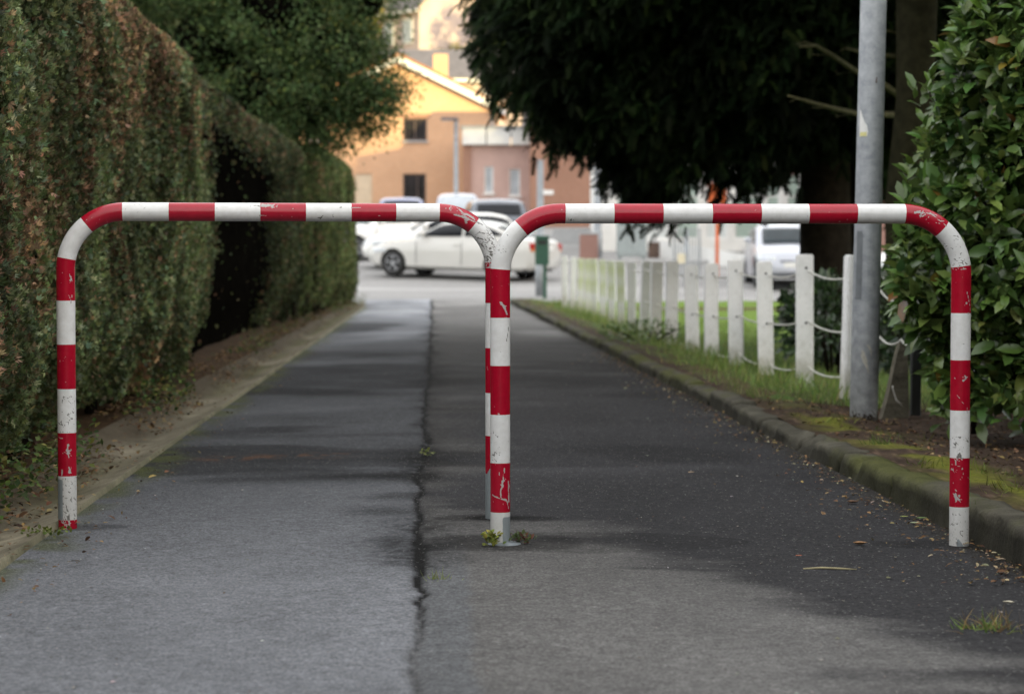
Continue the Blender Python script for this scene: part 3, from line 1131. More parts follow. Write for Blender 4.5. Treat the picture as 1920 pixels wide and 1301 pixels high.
for i, (yy, px, pt) in enumerate(zip(ydep, pxs, ptop)):
    topp = at(px, pt, yy)
    zb = float(verge_z(np.array(topp.x), np.array(yy)))
    o = link(bpy.data.objects.new('fence_post', pm[3] if 10 <= i <= 15 else pm[i % 3]))
    o.location = (topp.x, yy, topp.z - .89)
    if i >= 8:
        o.scale = (.82, .82, 1)
    tx, ty = tilt[i % len(tilt)]
    o.rotation_euler = (R(tx), R(ty) if i else R(1.5), R([8, -9, -6, -10, 0, -12, 3, 5][i % 8]))
    if i >= 10 and i <= 15:
        lab = 'white square post stained yellow-green, %s in the row counted from the grey lamp post' % ordn[i]
    elif i == 0:
        lab = 'white square post half hidden right behind the grey lamp post'
    else:
        lab = 'white square post, %s in the roped row counted from the grey lamp post' % ordn[i]
    tag(o, lab, 'post', 'white posts along the verge')
    posts.append(o)
    if 0 < i < 6:
        for hz in (.80, .43):
            mb = MB()
            mb.lathe((0.012, -.0605 - .001, hz), [(.006, -.002), (.009, .0), (.0, .0015)], 10, axis='Y')
            h = mb.build('rope_hole', M_hole, o, world=False)

M_rope = simple('white_rope', (.55, .54, .50), .9, .2, 60, .4, 200)


def rope(label, hs, ends, sag, pts_extra=()):
    pts = []
    prev = None
    line = []
    for p, h in zip(posts[ends[0]:ends[1]], hs):
        line.append(Vector((p.location.x + .01, p.location.y + .02, p.location.z + h)))
    line = list(pts_extra) + line
    for a, b in zip(line[:-1], line[1:]):
        for k in range(9):
            t = k / 9
            p = a.lerp(b, t)
            p.z -= 4 * sag * t * (1 - t) * (.7 + .6 * random.random() * 0 + .5 * abs(math.sin(a.y * 3)))
            pts.append(p)
    pts.append(line[-1])
    mb = MB()
    mb.tube(pts, .0066, 7)
    return tag(mb.build('rope', M_rope, smooth=True), label, 'rope', 'ropes strung through the white posts')


rope('thin white rope sagging between the white posts, uppermost of the strands', [.76, .79, .79, .8, .79, .8, .79, .8, .8, .8], (0, 10), .035,
     [at(1710, 575, 11.9), at(1692, 560, 11.9), at(1648, 540, 12.2)])
rope('thin white rope at mid height between the white posts and leafy twigs', [.42, .45, .44, .45, .44, .45, .44, .44, .44, .44], (0, 10), .03,
     [at(1716, 640, 11.7), at(1690, 637, 11.9), at(1650, 632, 12.2)])
rope('thin white rope lowest of the strands, hanging just above the grass', [.16, .14, .13, .14, .13, .14, .13, .13], (0, 8), .04)

# broken stone stump and dark iron post beside the laurel
sb = at(1690, 792, 11.55)
mb = MB()
prof = [(-.16, 0), (.10, 0), (.10, .15), (.085, .42), (.02, .46), (-.02, .36), (-.07, .2), (-.12, .08)]
zt = float(verge_z(np.array(sb.x), np.array(sb.y))) - .05
fr_ = [(sb.x - .03 + x * .62, sb.y - .05, zt + z) for x, z in prof]
bk_ = [(sb.x - .03 + x * .62, sb.y + .06, zt + z * .97) for x, z in prof]
k = len(prof)
mb.add(fr_ + bk_, [tuple(range(k)), tuple(range(2 * k - 1, k - 1, -1))] + [(i, i + k, (i + 1) % k + k, (i + 1) % k) for i in range(k)])
tag(mb.build('broken_post', simple('weathered_stone', (.115, .105, .08), .95, .45, 12, .8, 50, spec=.1)), 'broken grey stump with sloping edge beside the lamp post', 'stump')
ib = at(1716, 795, 11.75)
mb = MB(); mb.bevbox((ib.x, ib.y, .45), (.055, .055, .95), .006)
tag(mb.build('iron_post', simple('black_iron', (.016, .018, .017), .7, .3, 20)), 'thin black iron post at the edge of the laurel', 'post')
mb = MB()
p0, p1 = at(1674, 728, 11.40), at(1692, 762, 11.40)
mb.tube([p0 + Vector((.0, .0, .015)), p0, p0.lerp(p1, .5) + Vector((-.008, 0, -.012)), p1], .0045, 7)
tag(mb.build('rope', M_rope, smooth=True), 'short frayed white rope end hanging on the broken stump', 'rope')

# ------------------------------------------------------------------ left hedge: three clipped stretches


def hedge_x(y):
    return np.interp(y, [3, 18, 24, 30, 36, 42], [-1.67, -2.42, -2.68, -2.87, -3.02, -3.10])


def hedge_top(y):
    return np.interp(y, [3, 12, 14, 18, 30, 36, 40.5, 42], [2.35, 2.36, 2.38, 2.36, 2.5, 2.75, 2.78, 2.5])


GREENS = [(.100, .128, .050), (.140, .168, .072), (.074, .102, .044), (.21, .235, .125), (.115, .155, .092)]
BROWNS = [(.175, .118, .066), (.22, .145, .085), (.12, .080, .046), (.33, .21, .125)]


def hedge(label, y0, y1, dens, recess, brown, size, seed, dark=1.0, sparse=None, greens=GREENS, endcap=False):
    global rng
    rng = np.random.default_rng(seed)
    ym = (y0 + y1) / 2
    root = empty('clipped_hedge', (float(hedge_x(ym)) - .5, ym, float(gz(0, ym))), label, 'hedge', 'clipped hedges along the left of the lane')
    area = (y1 - y0) * 2.4
    n = int(area * dens)
    y = rng.uniform(y0, y1, n)
    if y0 < 7:      # the hedge runs on past the viewer, thinner there
        y = np.concatenate([y, rng.uniform(-11, y0, 22000)])
        n = len(y)
    top = hedge_top(y)
    z = .10 + (top - .10) * rng.random(n)
    # front skin, bumpy, tucked in at the foot, rounded at the top
    bump_ = .26 * (fbm(y * .9, z * .9, seed) - .5) + .16 * (fbm(y * 3.1, z * 2.2, seed + 3) - .5)
    foot = .22 * (1 - ss(.05, .55, z)) * fbm(y * 2, 0 * y, 5) * 2
    rnd = .35 * np.clip((z - (top - .35)) / .35, 0, 1) ** 2
    x = hedge_x(y) + .12 - foot - rnd - recess(y, z) + bump_ - np.abs(rng.exponential(.05, n))
    kp = (rng.random(n) > (sparse(y, z) if sparse else 0 * y)) & (fbm(y * 3.4, z * 2.4, seed + 31) > .30 + .1 * rng.random(n))
    x, y, z = x[kp], y[kp], z[kp]
    n = len(x)
    P = np.stack([x, y, z + gz(0, y)], 1)
    nt_ = int((y1 - y0) * 1.0 * dens * .45)
    yt = rng.uniform(y0, y1, nt_)
    xt = hedge_x(yt) - rng.random(nt_) * .8
    zt_ = hedge_top(yt) + .12 * (fbm(yt * 2, xt * 3, seed) - .5) * 2 - .35 * np.clip((xt - hedge_x(yt) + .3) / .3, 0, 1) ** 2 - rng.exponential(.03, nt_)
    P = np.concatenate([P, np.stack([xt, yt, zt_ + gz(0, yt)], 1)])
    N = np.concatenate([np.tile([1, -.1, .15], (n, 1)), np.tile([.2, 0, 1], (nt_, 1))]).astype(float)
    if endcap:
        ne = int(2.4 * dens * .9)
        xe = float(hedge_x(y1)) - rng.random(ne) * .9
        ze = .1 + (float(hedge_top(y1)) - .1) * rng.random(ne)
        P = np.concatenate([P, np.stack([xe, y1 + 0 * xe + .1 * rng.random(ne), ze + gz(0, y1)], 1)])
        N = np.concatenate([N, np.tile([0, 1.0, .1], (ne, 1))])
    m = len(P)
    N = N + .75 * rng.normal(size=(m, 3))
    D = np.tile([.55, -.15, .75], (m, 1)) + .65 * rng.normal(size=(m, 3))
    D[:, 0] = np.abs(D[:, 0])
    bf = fbm(P[:, 1] * 2.6, P[:, 2] * .9, seed + 9) + .35 * (fbm(P[:, 1] * 9, P[:, 2] * 6, 2) - .5) + brown(P[:, 1], P[:, 2])
    isb = (rng.random(m) < np.clip(ss(.50, .80, bf), .07, .72))
    C = np.where(isb[:, None], pick(BROWNS, m, .3), pick(greens, m, .22)) * dark
    C = C * (.45 + 1.1 * ss(.2, .8, fbm(P[:, 1] * 3.2, P[:, 2] * 1.1, seed + 20)))[:, None] * (.75 + .5 * fbm(P[:, 1] * 14, P[:, 2] * 11, seed))[:, None]
    L = size * rng.uniform(.5, 1.3, m)
    cloud('foliage', P, D, N, L, L * rng.uniform(.7, 1.0, m), T_FAN[0], T_FAN[1], C, M_leaf, root)
    # near-black sheet coloured as the shade inside, then stems at the foot
    yy = np.linspace(-11 if y0 < 7 else y0, y1, int((y1 - y0) * 4) + 2)
    zz = np.linspace(-.1, 1, 16)
    ZZ, YY = np.meshgrid(zz, yy)
    TT = hedge_top(YY)
    zz_ = ZZ * (TT - .12)
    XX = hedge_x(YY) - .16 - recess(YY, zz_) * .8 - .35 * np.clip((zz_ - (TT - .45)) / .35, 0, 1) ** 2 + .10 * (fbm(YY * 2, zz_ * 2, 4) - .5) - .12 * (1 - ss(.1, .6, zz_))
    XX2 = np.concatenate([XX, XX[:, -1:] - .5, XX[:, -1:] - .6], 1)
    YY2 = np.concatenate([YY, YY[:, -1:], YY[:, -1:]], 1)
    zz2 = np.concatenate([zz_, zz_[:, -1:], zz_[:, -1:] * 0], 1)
    grid('shaded_core', XX2, YY2, zz2 + gz(0, YY2), M_inner, root)
    r = random.Random(seed)
    yq = y0 + .3 
    while yq < y1:
        if 13.5 < yq < 27:
            yq += .6
            continue
        mb = MB()
        xq = float(hedge_x(yq)) - .12 + r.uniform(-.06, .06)
        g0 = float(gz(0, yq))
        mb.tube([(xq, yq, g0 - .05), (xq + r.uniform(-.05, .05), yq + r.uniform(-.05, .05), g0 + .4), (xq - .1, yq + r.uniform(-.1, .1), g0 + .95)], [.035, .028, .02], 7)
        mb.build('stem', M_bark, root, smooth=True)
        yq += r.uniform(.6, 1.1)
    return root


none_ = lambda y, z: 0 * y
hedge('tall clipped hedge with many browned patches at the left front', 6.6, 15.6, 8200,
      lambda y, z: .05 * ss(14.5, 15.6, y), lambda y, z: -.01 + .13 * ss(10, 13, y) * ss(1.2, 2.2, z) - .06 * ss(14.0, 15.6, y), .031, 41, 1.2, lambda y, z: .75 * ss(14.4, 15.6, y + .6 * (fbm(z * 3, y, 5) - .5)) * (1 - ss(1.6, 2.2, z)))
hedge('middle stretch of the clipped hedge, its deep shade coloured near-black', 15.6, 27.2, 2000,
      lambda y, z: .05 + 0 * y, lambda y, z: -.04 + .1 * ss(1.7, 2.2, z), .042, 42, .72,  # leaves dimmed and thinned over the near-black core to paint deep shade
      lambda y, z: .997 * ss(15.3, 16.6, y + .9 * (fbm(z * 3, y, 5) - .5)) * (1 - ss(22.8, 27.0, y + 3.2 * (fbm(z * 2, y, 15) - .5))) * (1 - ss(1.72, 2.55, z + .7 * (fbm(y * 2, z, 2) - .5))))
hedge('farther green stretch of the clipped hedge ending at the car park', 27.2, 42.0, 1500, lambda y, z: .02 + .12 * (fbm(y * .8, 0 * y, 3) > .58), lambda y, z: -.12 - .1 * ss(36, 40, y),   .048, 43, 1.05, None,
      [(.115, .145, .055), (.155, .185, .068), (.09, .125, .056)], True)

# ivy and weeds at the foot of the hedge
rng = np.random.default_rng(51)
n = 5200
y = np.concatenate([rng.uniform(5.5, 14, 2600), rng.uniform(14, 42, 2600)])
cl_ = fbm(y * 1.2, 0 * y, 7)
keep = rng.random(n) < ss(.36, .62, cl_)
y = y[keep]; n = len(y)
x = hedge_x(y) + .12 + .26 * (rng.random(n) - .35)
P = np.stack([x, y, gz(0, y) + .06 + .16 * rng.random(n) ** 1.5], 1)
C = pick([(.05, .085, .022), (.075, .11, .028), (.04, .065, .022), (.12, .12, .03)], n, .3)
tag(cloud('ivy', P, rdir(n) * [1, 1, .5] + [.4, -.3, .2], rdir(n) * .6 + [0, -.3, 1], rng.uniform(.018, .04, n), rng.uniform(.013, .028, n), *T_DIAM, C, M_leaf), 'low ivy and weeds along the foot of the hedge', 'ivy', kind='stuff')

# ------------------------------------------------------------------ cherry laurel on the right


def laurel_x(z):
    return 1.80 + .20 * (1 - ss(.42, .72, z)) + .27 * np.clip((z - 1.1) / .9, 0, 2) ** 1.5 - .06 * np.sin(z * 3.2)


rng = np.random.default_rng(61)
LY0, LY1 = 9.45, 12.8
lr = empty('laurel_hedge', (2.9, 10.8, .1), 'glossy broad-leaved cherry laurel hedge at the right edge', 'hedge')


def laurel_pts(n):
    """front (towards the camera), left flank and top of the laurel block"""
    k = rng.random(n)
    z = .13 + 2.42 * rng.random(n)
    x = np.empty(n); y = np.empty(n)
    N = np.zeros((n, 3))
    a = k < .62
    xa = laurel_x(z)
    bx = .34 * (fbm(z * 1.9, 3 + 0 * z, 7) - .5)
    t = rng.random(n) ** 1.3
    fx = xa + t * 2.4
    fy = LY0 + .30 * (1 - ss(0, .35, t * 2.4)) + .42 * (fbm(fx * 1.7, z * 1.7, 8) - .5) + .22 * (fbm(fx * 5, z * 5, 3) - .5) - .28 * t
    x[a] = fx[a]; y[a] = fy[a]; N[a] = (-.15, -1, .25)
    b = (k >= .62) & (k < .9)
    sy = LY0 + .25 + rng.random(n) * (LY1 - LY0)
    sx = xa + .18 * (sy - LY0) + .30 * (fbm(sy * 1.7, z * 1.7, 4) - .5) + .2 * (fbm(sy * 5, z * 5, 1) - .5)
    x[b] = sx[b]; y[b] = sy[b]; N[b] = (-1, -.3, .25)
    c_ = k >= .9
    x[c_] = (laurel_x(2.5) + .4 + rng.random(n) * 2.0)[c_]; y[c_] = (LY0 + rng.random(n) * 3)[c_]
    z[c_] = (2.5 + .25 * (fbm(x * 3, y * 3, 1) - .5))[c_]
    N[c_] = (-.1, -.2, 1)
    return np.stack([x, y, z], 1), N


n = 24000
P, N = laurel_pts(n)
dp = rng.exponential(.10, n)
P = P - norm(N) * dp[:, None]
gap = fbm(P[:, 0] * 3.2, P[:, 2] * 3.2, P[:, 1] * 1.5 + 9)
keep = (gap < .68) & ((P[:, 2] > .40) | (rng.random(n) < .35 + P[:, 2]))
P, N = P[keep], N[keep]
n = len(P)
D = norm(N) * .5 + np.array([0, -.15, .30]) + .62 * rng.normal(size=(n, 3))
N2 = norm(N) * .55 + np.array([0, 0, .75]) + .40 * rng.normal(size=(n, 3))
C = pick([(.070, .126, .032), (.100, .166, .040), (.135, .21, .052), (.046, .086, .026), (.20, .265, .065)], n, .2, p=[.28, .3, .2, .14, .08])
yl = rng.random(n) < .012
C[yl] = pick([(.30, .20, .04), (.22, .11, .03)], int(yl.sum()), .2)
L = rng.uniform(.060, .135, n)
cloud('foliage', P, D, N2, L, L * rng.uniform(.40, .52, n), *T_BROAD, C, M_laurel, lr)
# young pale shoots sticking out at the top left
for (px, py, yy) in ((1812, 42, 9.7), (1775, 120, 9.8), (1738, 250, 9.7), (1722, 190, 9.8), (1705, 330, 9.8), (1698, 395, 9.7), (1850, 30, 9.6), (1745, 165, 9.75)):
    b = at(px, py, yy)
    sh = []
    for k in range(7):
        a = random.uniform(0, 2 * pi)
        sh.append((b + Vector((random.uniform(-.02, .02), random.uniform(-.03, .03), -.03 + .014 * k)), Vector((math.cos(a) * .8 - .3, math.sin(a) * .8 - .3, .55 + .08 * k))))
    P = np.array([p for p, d in sh]); D = np.array([d for p, d in sh])
    n = len(P)
    cloud('young_shoot', P, D, np.tile([0, -.5, .8], (n, 1)) + .3 * rng.normal(size=(n, 3)), rng.uniform(.07, .11, n), rng.uniform(.032, .044, n), *T_BROAD, pick([(.075, .13, .025), (.10, .155, .03)], n, .15), M_laurel, lr)
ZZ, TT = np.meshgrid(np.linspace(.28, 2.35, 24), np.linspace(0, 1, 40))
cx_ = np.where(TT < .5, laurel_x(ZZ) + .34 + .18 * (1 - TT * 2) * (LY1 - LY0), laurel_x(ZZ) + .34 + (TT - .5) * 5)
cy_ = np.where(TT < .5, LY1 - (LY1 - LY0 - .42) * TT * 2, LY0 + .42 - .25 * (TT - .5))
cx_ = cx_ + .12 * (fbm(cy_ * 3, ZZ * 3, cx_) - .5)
grid('shaded_core', cx_, cy_, ZZ, M_inner, lr)  # near-black core coloured as the shade behind the leaves
# laurel row added outside the frame, darkens the right asphalt
n = 5000
yo = rng.uniform(-9, 8.6, n); zo = .2 + 2.4 * rng.random(n)
P = np.stack([2.55 + .25 * (fbm(yo * 1.6, zo * 1.6, 5) - .5) + .02 * np.maximum(yo, 0), yo, zo], 1)
L = rng.uniform(.10, .16, n)
cloud('foliage', P, rdir(n) * .6 + [-.5, -.1, .3], rdir(n) * .4 + [-.5, 0, .7], L, L * .5, *T_BROAD, pick([(.05, .09, .02), (.07, .12, .022)], n, .2), M_laurel, lr)
mb = MB(); mb.box((3.3, -.2, 1.25), (1.1, 17.4, 2.4)); mb.build('shaded_core', M_inner, lr)
for i in range(26):
    mb = MB()
    x = 2.02 + random.random() * 1.6
    y = LY0 + .18 + random.random() * .8
    mb.tube([(x, y, .02), (x + random.uniform(-.06, .06), y + random.uniform(-.08, .05), .35), (x + random.uniform(-.15, .15), y + random.uniform(-.15, .1), .8)], [.016, .013, .008], 7)
    mb.build('stem', M_bark, lr, smooth=True)

# ------------------------------------------------------------------ big dark conifer on the right


def ell_pts(n, c, r, lower=.5):
    d = rdir(n)
    rr = rng.random(n) ** .22
    return np.array(c) + d * np.array(r) * rr[:, None], d


rng = np.random.default_rng(71)
ct = empty('conifer_tree', (3.25, 22.0, .1), 'huge dark conifer overhanging the lane with thick black trunk', 'tree')
mb = MB()
tr = [(3.27, 22, -.1), (3.24, 22, .5), (3.22, 22, 1.6), (3.25, 22, 3), (3.3, 22.1, 6), (3.3, 22.2, 9.5), (3.3, 22.2, 12.5)]
mb.tube(tr, [.33, .275, .26, .25, .2, .12, .03], 16)
mb.tube([(3.62, 22.3, -.1), (3.64, 22.3, .8), (3.66, 22.3, 2.2), (3.5, 22.2, 4)], [.17, .14, .13, .10], 12)
mb.build('trunk', M_bark, ct, smooth=True)
ELL = [  # centre, radii : drooping boughs
    ((.10, 20, 3.75), (.80, 1.2, .80)), ((.45, 20, 2.95), (.85, 1.2, .75)), ((.95, 20.5, 2.45), (.80, 1.1, .62)), ((.95, 20, 3.6), (1.1, 1.3, .9)),
    ((1.45, 21, 2.05), (.62, 1.0, .60)), ((1.75, 20.5, 2.9), (1.0, 1.2, .9)), ((1.35, 21, 1.82), (.30, .5, .40)), ((2.35, 20.8, 2.15), (.55, .9, .58)), ((2.6, 20.5, 3.0), (1.0, 1.3, .95)),
    ((3.2, 21, 2.75), (.9, 1.1, .72)), ((3.9, 20.5, 3.2), (1.0, 1.3, .9)), ((4.6, 22, 2.85), (.9, 1.2, .8)), ((2.0, 20, 4.2), (1.6, 1.4, 1.0)), ((3.6, 20, 4.3), (1.6, 1.4, 1.0)),
    ((.55, 21, 4.6), (1.25, 1.5, 1.0)), ((5.2, 22, 3.9), (1.3, 1.5, 1.1)), ((2.8, 22.8, 2.9), (2.3, .8, .85)), ((4.4, 23.5, 2.9), (1.2, .9, .9)), ((4.7, 25, 2.2), (.8, .8, .75)), ((1.4, 22.5, 3.0), (1.3, .9, .95)),
    ((2.1, 22, 5.8), (2.5, 2.6, 1.3)), ((4.6, 22, 5.9), (2.2, 2.4, 1.3)), ((3.2, 22, 7.8), (2.5, 2.5, 1.5)), ((3.3, 22.2, 10.2), (1.7, 1.7, 1.7)), ((3.3, 22.2, 12.3), (.8, .8, 1.3)),
    ((2.2, 18.2, 4.9), (1.7, 1.8, .9)), ((4.6, 18.0, 4.9), (1.9, 1.8, .9)), ((3.2, 16.6, 5.6), (2.4, 2.0, .9)), ((5.6, 19.5, 4.6), (1.6, 1.8, .9)), ((1.2, 18.6, 5.4), (1.2, 1.5, .8)),
    ((5.9, 22.5, 2.9), (.8, 1.0, .75)), ((6.3, 22, 3.8), (1.1, 1.2, 1.0)),
]
PP, DD = [], []
for c_, r_ in ELL:
    vol = r_[0] * r_[1] * r_[2]
    k = int(3300 * (r_[0] * r_[2] + .5 * r_[0] * r_[1]) * (1.0 if c_[2] < 3.7 else .30))
    p, d = ell_pts(k, c_, r_)
    PP.append(p); DD.append(d)
P = np.concatenate(PP); d0 = np.concatenate(DD)
# ragged hanging fringe at the lower rim
for c_, r_ in ELL:
    if c_[2] > 3.5:
        continue
    for _ in range(int(26 * r_[0])):
        a = rng.uniform(0, 2 * pi); rr = math.sqrt(rng.random()) * .95
        q = np.array([c_[0] + r_[0] * rr * math.cos(a), c_[1] + r_[1] * rr * math.sin(a), c_[2] - r_[2] * math.sqrt(max(0, 1 - rr * rr)) * .9])
        m_ = rng.integers(6, 15)
        st_ = q + np.arange(m_)[:, None] * np.array([0, 0, -.032]) + .012 * rng.normal(size=(m_, 3))
        P = np.concatenate([P, st_]); d0 = np.concatenate([d0, np.tile([0, 0, -1.6], (m_, 1))])
n = len(P)
axis = P - np.array([3.25, 22, 0])
axis[:, 2] = 0
D = norm(axis) * .55 + d0 * .25 + np.array([0, -.12, -.42]) + .48 * rng.normal(size=(n, 3))
N = np.array([0, -.45, .9]) + .4 * rng.normal(size=(n, 3))
hole = fbm(P[:, 0] * 2.2, P[:, 2] * 2.2, P[:, 1] * 1.5)
keep = (hole < .68)
P, D, N = P[keep], D[keep], N[keep]
n = len(P)
tip = fbm(P[:, 0] * 1.8, P[:, 2] * 1.8, P[:, 1])
C = pick([(.010, .018, .007), (.014, .025, .009), (.008, .014, .006), (.026, .040, .012)], n, .22, p=[.35, .3, .25, .1]) * (.3 + 1.4 * ss(.25, .75, tip))[:, None]
L = rng.uniform(.07, .19, n)
cloud('foliage', P, D, N, L, L * .75, *T_FROND, C, M_conifer, ct)
# near-black solid heart of each bough, its shade put into the colour
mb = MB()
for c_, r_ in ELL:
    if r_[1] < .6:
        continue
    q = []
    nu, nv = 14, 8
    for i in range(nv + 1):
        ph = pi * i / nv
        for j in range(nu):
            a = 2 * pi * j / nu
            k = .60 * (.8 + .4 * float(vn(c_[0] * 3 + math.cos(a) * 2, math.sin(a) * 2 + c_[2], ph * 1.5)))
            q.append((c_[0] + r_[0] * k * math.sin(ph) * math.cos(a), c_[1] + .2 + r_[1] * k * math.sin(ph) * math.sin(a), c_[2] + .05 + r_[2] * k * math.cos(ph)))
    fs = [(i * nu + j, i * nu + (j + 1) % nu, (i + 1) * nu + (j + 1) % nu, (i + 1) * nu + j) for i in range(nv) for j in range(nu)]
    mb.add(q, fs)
mb.build('shaded_bough_core', M_inner, ct)
# bare mossy dead branches in front of the trunk
for pl in ([(1500, 88), (1530, 86), (1560, 104), (1605, 134), (1655, 158), (1700, 190)], [(1478, 180), (1520, 192), (1560, 203), (1605, 213), (1660, 215), (1720, 216)],
           [(1655, 57), (1700, 66), (1760, 74), (1810, 86)], [(1590, 92), (1610, 97), (1660, 104), (1725, 112)], [(1710, 0), (1745, 10), (1790, 28), (1840, 42)]):
    mb = MB()
    yy = 17.2
    mb.tube([at(x, y, yy + .012 * abs(x - 1480)) for x, y in pl], [.010 + .0045 * i for i in range(len(pl))], 8)
    for i in range(3):
        x, y = pl[min(1 + i, len(pl) - 1)]
        p = at(x, y, yy + .012 * abs(x - 1480))
        mb.tube([p, p + Vector((-.10 - .04 * i, -.03, .03 - .03 * i)), p + Vector((-.18, -.05, .0))], [.006, .004, .002], 5)
    mb.build('bare_branch', simple('lichen_bark', (.075, .07, .03), .95, .4, 14, .8, 30), ct, smooth=True)

# second trunk behind the lamp post
t2 = empty('mossy_tree', (3.25, 17.6, .1), 'grey mossy tree trunk rising between lamp post and laurel', 'tree')
mb = MB()
b = Vector((3.26, 17.8, 0))
mb.tube([b + Vector(p) for p in ((0, 0, -.1), (.01, 0, .4), (-.02, 0, 1.3), (.09, 0, 2.2), (.12, .1, 3.4), (.15, .2, 6), (.1, .2, 8))], [.22, .145, .135, .155, .18, .12, .03], 14)
mb.build('trunk', M_barkmoss, t2, smooth=True)
rng = np.random.default_rng(73)
p, d = ell_pts(9000, (4.3, 14.6, 6.2), (2.5, 3.6, 2.6))  # crown kept above the frame, set forward to shade the conifer
cloud('crown', p, d + [0, 0, -.3] + .4 * rng.normal(size=p.shape), rdir(len(p)) + [0, -.3, .8], rng.uniform(.2, .45, len(p)), .22, *T_FROND, pick([(.022, .036, .014), (.03, .048, .017)], len(p)), M_conifer, t2)

# ------------------------------------------------------------------ broadleaf tree behind the left hedge
rng = np.random.default_rng(81)
bt = empty('broadleaf_tree', (-3.9, 31, 0), 'dense green broadleaf tree rising behind the left hedge', 'tree')
mb = MB()
mb.tube([(-3.9, 31, -.1), (-3.88, 31, 1.2), (-3.8, 31, 2.6), (-3.7, 31, 4.5), (-3.7, 31, 6.5)], [.22, .17, .15, .10, .04], 12)
for q in ([(-3.85, 31, 2.0), (-3.0, 30.5, 3.0), (-2.3, 30.2, 3.6)], [(-3.8, 31, 2.6), (-4.6, 30.6, 3.6), (-5.2, 30.4, 4.6)], [(-3.75, 31, 3.4), (-3.0, 30.2, 4.6), (-2.6, 30, 5.6)]):
    mb.tube(q, [.08, .05, .02], 8)
mb.build('trunk', M_bark, bt, smooth=True)
BE = [((-2.45, 30, 3.75), (.75, 1.0, .62)), ((-2.15, 30.2, 4.6), (.60, 1.0, .75)), ((-2.9, 30, 3.05), (.72, 1.0, .62)), ((-3.5, 30, 3.3), (.9, 1.1, .8)), ((-3.2, 30, 4.3), (1.1, 1.2, .9)),
      ((-4.3, 30.3, 3.9), (.95, 1.1, .95)), ((-4.6, 30.3, 5.0), (1.1, 1.2, .9)), ((-3.2, 30.5, 5.4), (1.5, 1.4, 1.0)), ((-2.35, 30.4, 5.6), (.7, 1.0, .8)), ((-5.6, 30.8, 4.8), (.9, 1.1, 1.0)),
      ((-3.8, 31, 6.6), (1.8, 1.7, 1.1)), ((-3.8, 31, 7.8), (1.1, 1.1, .8)), ((-5.2, 31, 3.2), (.9, 1.0, .9)), ((-2.05, 30.1, 3.45), (.50, .6, .45)), ((-2.05, 30.2, 3.02), (.40, .5, .34)), ((-2.45, 30.2, 2.78), (.42, .5, .30)), ((-2.8, 30.2, 2.66), (.40, .5, .28)), ((-1.85, 30.1, 3.2), (.38, .5, .28)), ((-2.3, 30.1, 3.1), (.45, .6, .32)), ((-3.35, 30, 2.75), (.40, .6, .38))]
PP, DD = [], []
for c_, r_ in BE:
    # leaf clumps on each bough
    nc = int(60 * r_[0] * r_[2] + 12)
    cc, cd = ell_pts(nc, c_, r_)
    for q, dd in zip(cc, cd):
        k = 120
        PP.append(q + rng.normal(size=(k, 3)) * [.15, .15, .10]); DD.append(np.tile(dd, (k, 1)))
P = np.concatenate(PP); d0 = np.concatenate(DD)
n = len(P)
tone = fbm(P[:, 0] * 2.4, P[:, 2] * 2.4, P[:, 1])
C = pick([(.085, .130, .050), (.110, .160, .062), (.064, .104, .042), (.19, .22, .06)], n, .22, p=[.36, .32, .26, .06]) * (.6 + .8 * tone)[:, None]
L = rng.uniform(.035, .07, n)
cloud('crown', P, d0 + .8 * rng.normal(size=(n, 3)), d0 * .4 + np.array([0, -.2, .8]) + .5 * rng.normal(size=(n, 3)), L, L * .62, *T_DIAM, C, M_leaf, bt)
mb = MB()
for c_, r_ in BE:
    if r_[1] < .7:
        continue
    q = []
    nu, nv = 12, 7
    for i in range(nv + 1):
        ph = pi * i / nv
        for j in range(nu):
            a = 2 * pi * j / nu
            k = .55 * (.75 + .5 * float(vn(c_[0] * 3 + math.cos(a) * 2, math.sin(a) * 2 + c_[2], ph * 1.5)))
            q.append((c_[0] + r_[0] * k * math.sin(ph) * math.cos(a), c_[1] + .15 + r_[1] * k * math.sin(ph) * math.sin(a), c_[2] + .04 + r_[2] * k * math.cos(ph)))
    mb.add(q, [(i * nu + j, i * nu + (j + 1) % nu, (i + 1) * nu + (j + 1) % nu, (i + 1) * nu + j) for i in range(nv) for j in range(nu)])
mb.build('shaded_core', M_inner, bt)  # near-black cores coloured as the shade inside the crown

# ------------------------------------------------------------------ shrubs behind the posts


def shrub(label, c_, r_, n_, lsize, cols, seed, name='shrub'):
    global rng
    rng = np.random.default_rng(seed)
    gz0 = float(verge_z(np.array(c_[0]), np.array(c_[1]))) if c_[1] < 43 else float(gz(0, c_[1]))
    o = empty(name, (c_[0], c_[1], gz0), label, 'shrub', 'low shrubs beyond the posts' if c_[1] < 43 else None)
    p, d = ell_pts(n_, c_, r_)
    p[:, 2] = np.maximum(p[:, 2], gz0 + .02)
    tone = fbm(p[:, 0] * 4, p[:, 2] * 4, p[:, 1])
    L = lsize * rng.uniform(.6, 1.3, n_)
    cloud('foliage', p, d + [0, 0, .2] + .6 * rng.normal(size=p.shape), d * .4 + [0, -.3, .7] + .5 * rng.normal(size=p.shape), L, L * .5, *T_BROAD, pick(cols, n_, .25) * (.5 + tone)[:, None], M_laurel if c_[1] < 43 else M_leaf, o)
    mb = MB()
    r = random.Random(seed)
    for _ in range(7):
        a = r.uniform(0, 2 * pi)
        mb = MB()
        mb.tube([(c_[0] + .05 * math.cos(a), c_[1] + .05 * math.sin(a), gz0 - .03), (c_[0] + r_[0] * .5 * math.cos(a), c_[1] + r_[1] * .5 * math.sin(a), c_[2]), (c_[0] + r_[0] * .8 * math.cos(a), c_[1] + r_[1] * .8 * math.sin(a), c_[2] + r_[2] * .5)], [.014, .009, .004], 6)
        mb.build('stem', M_bark, o, smooth=True)
    return o


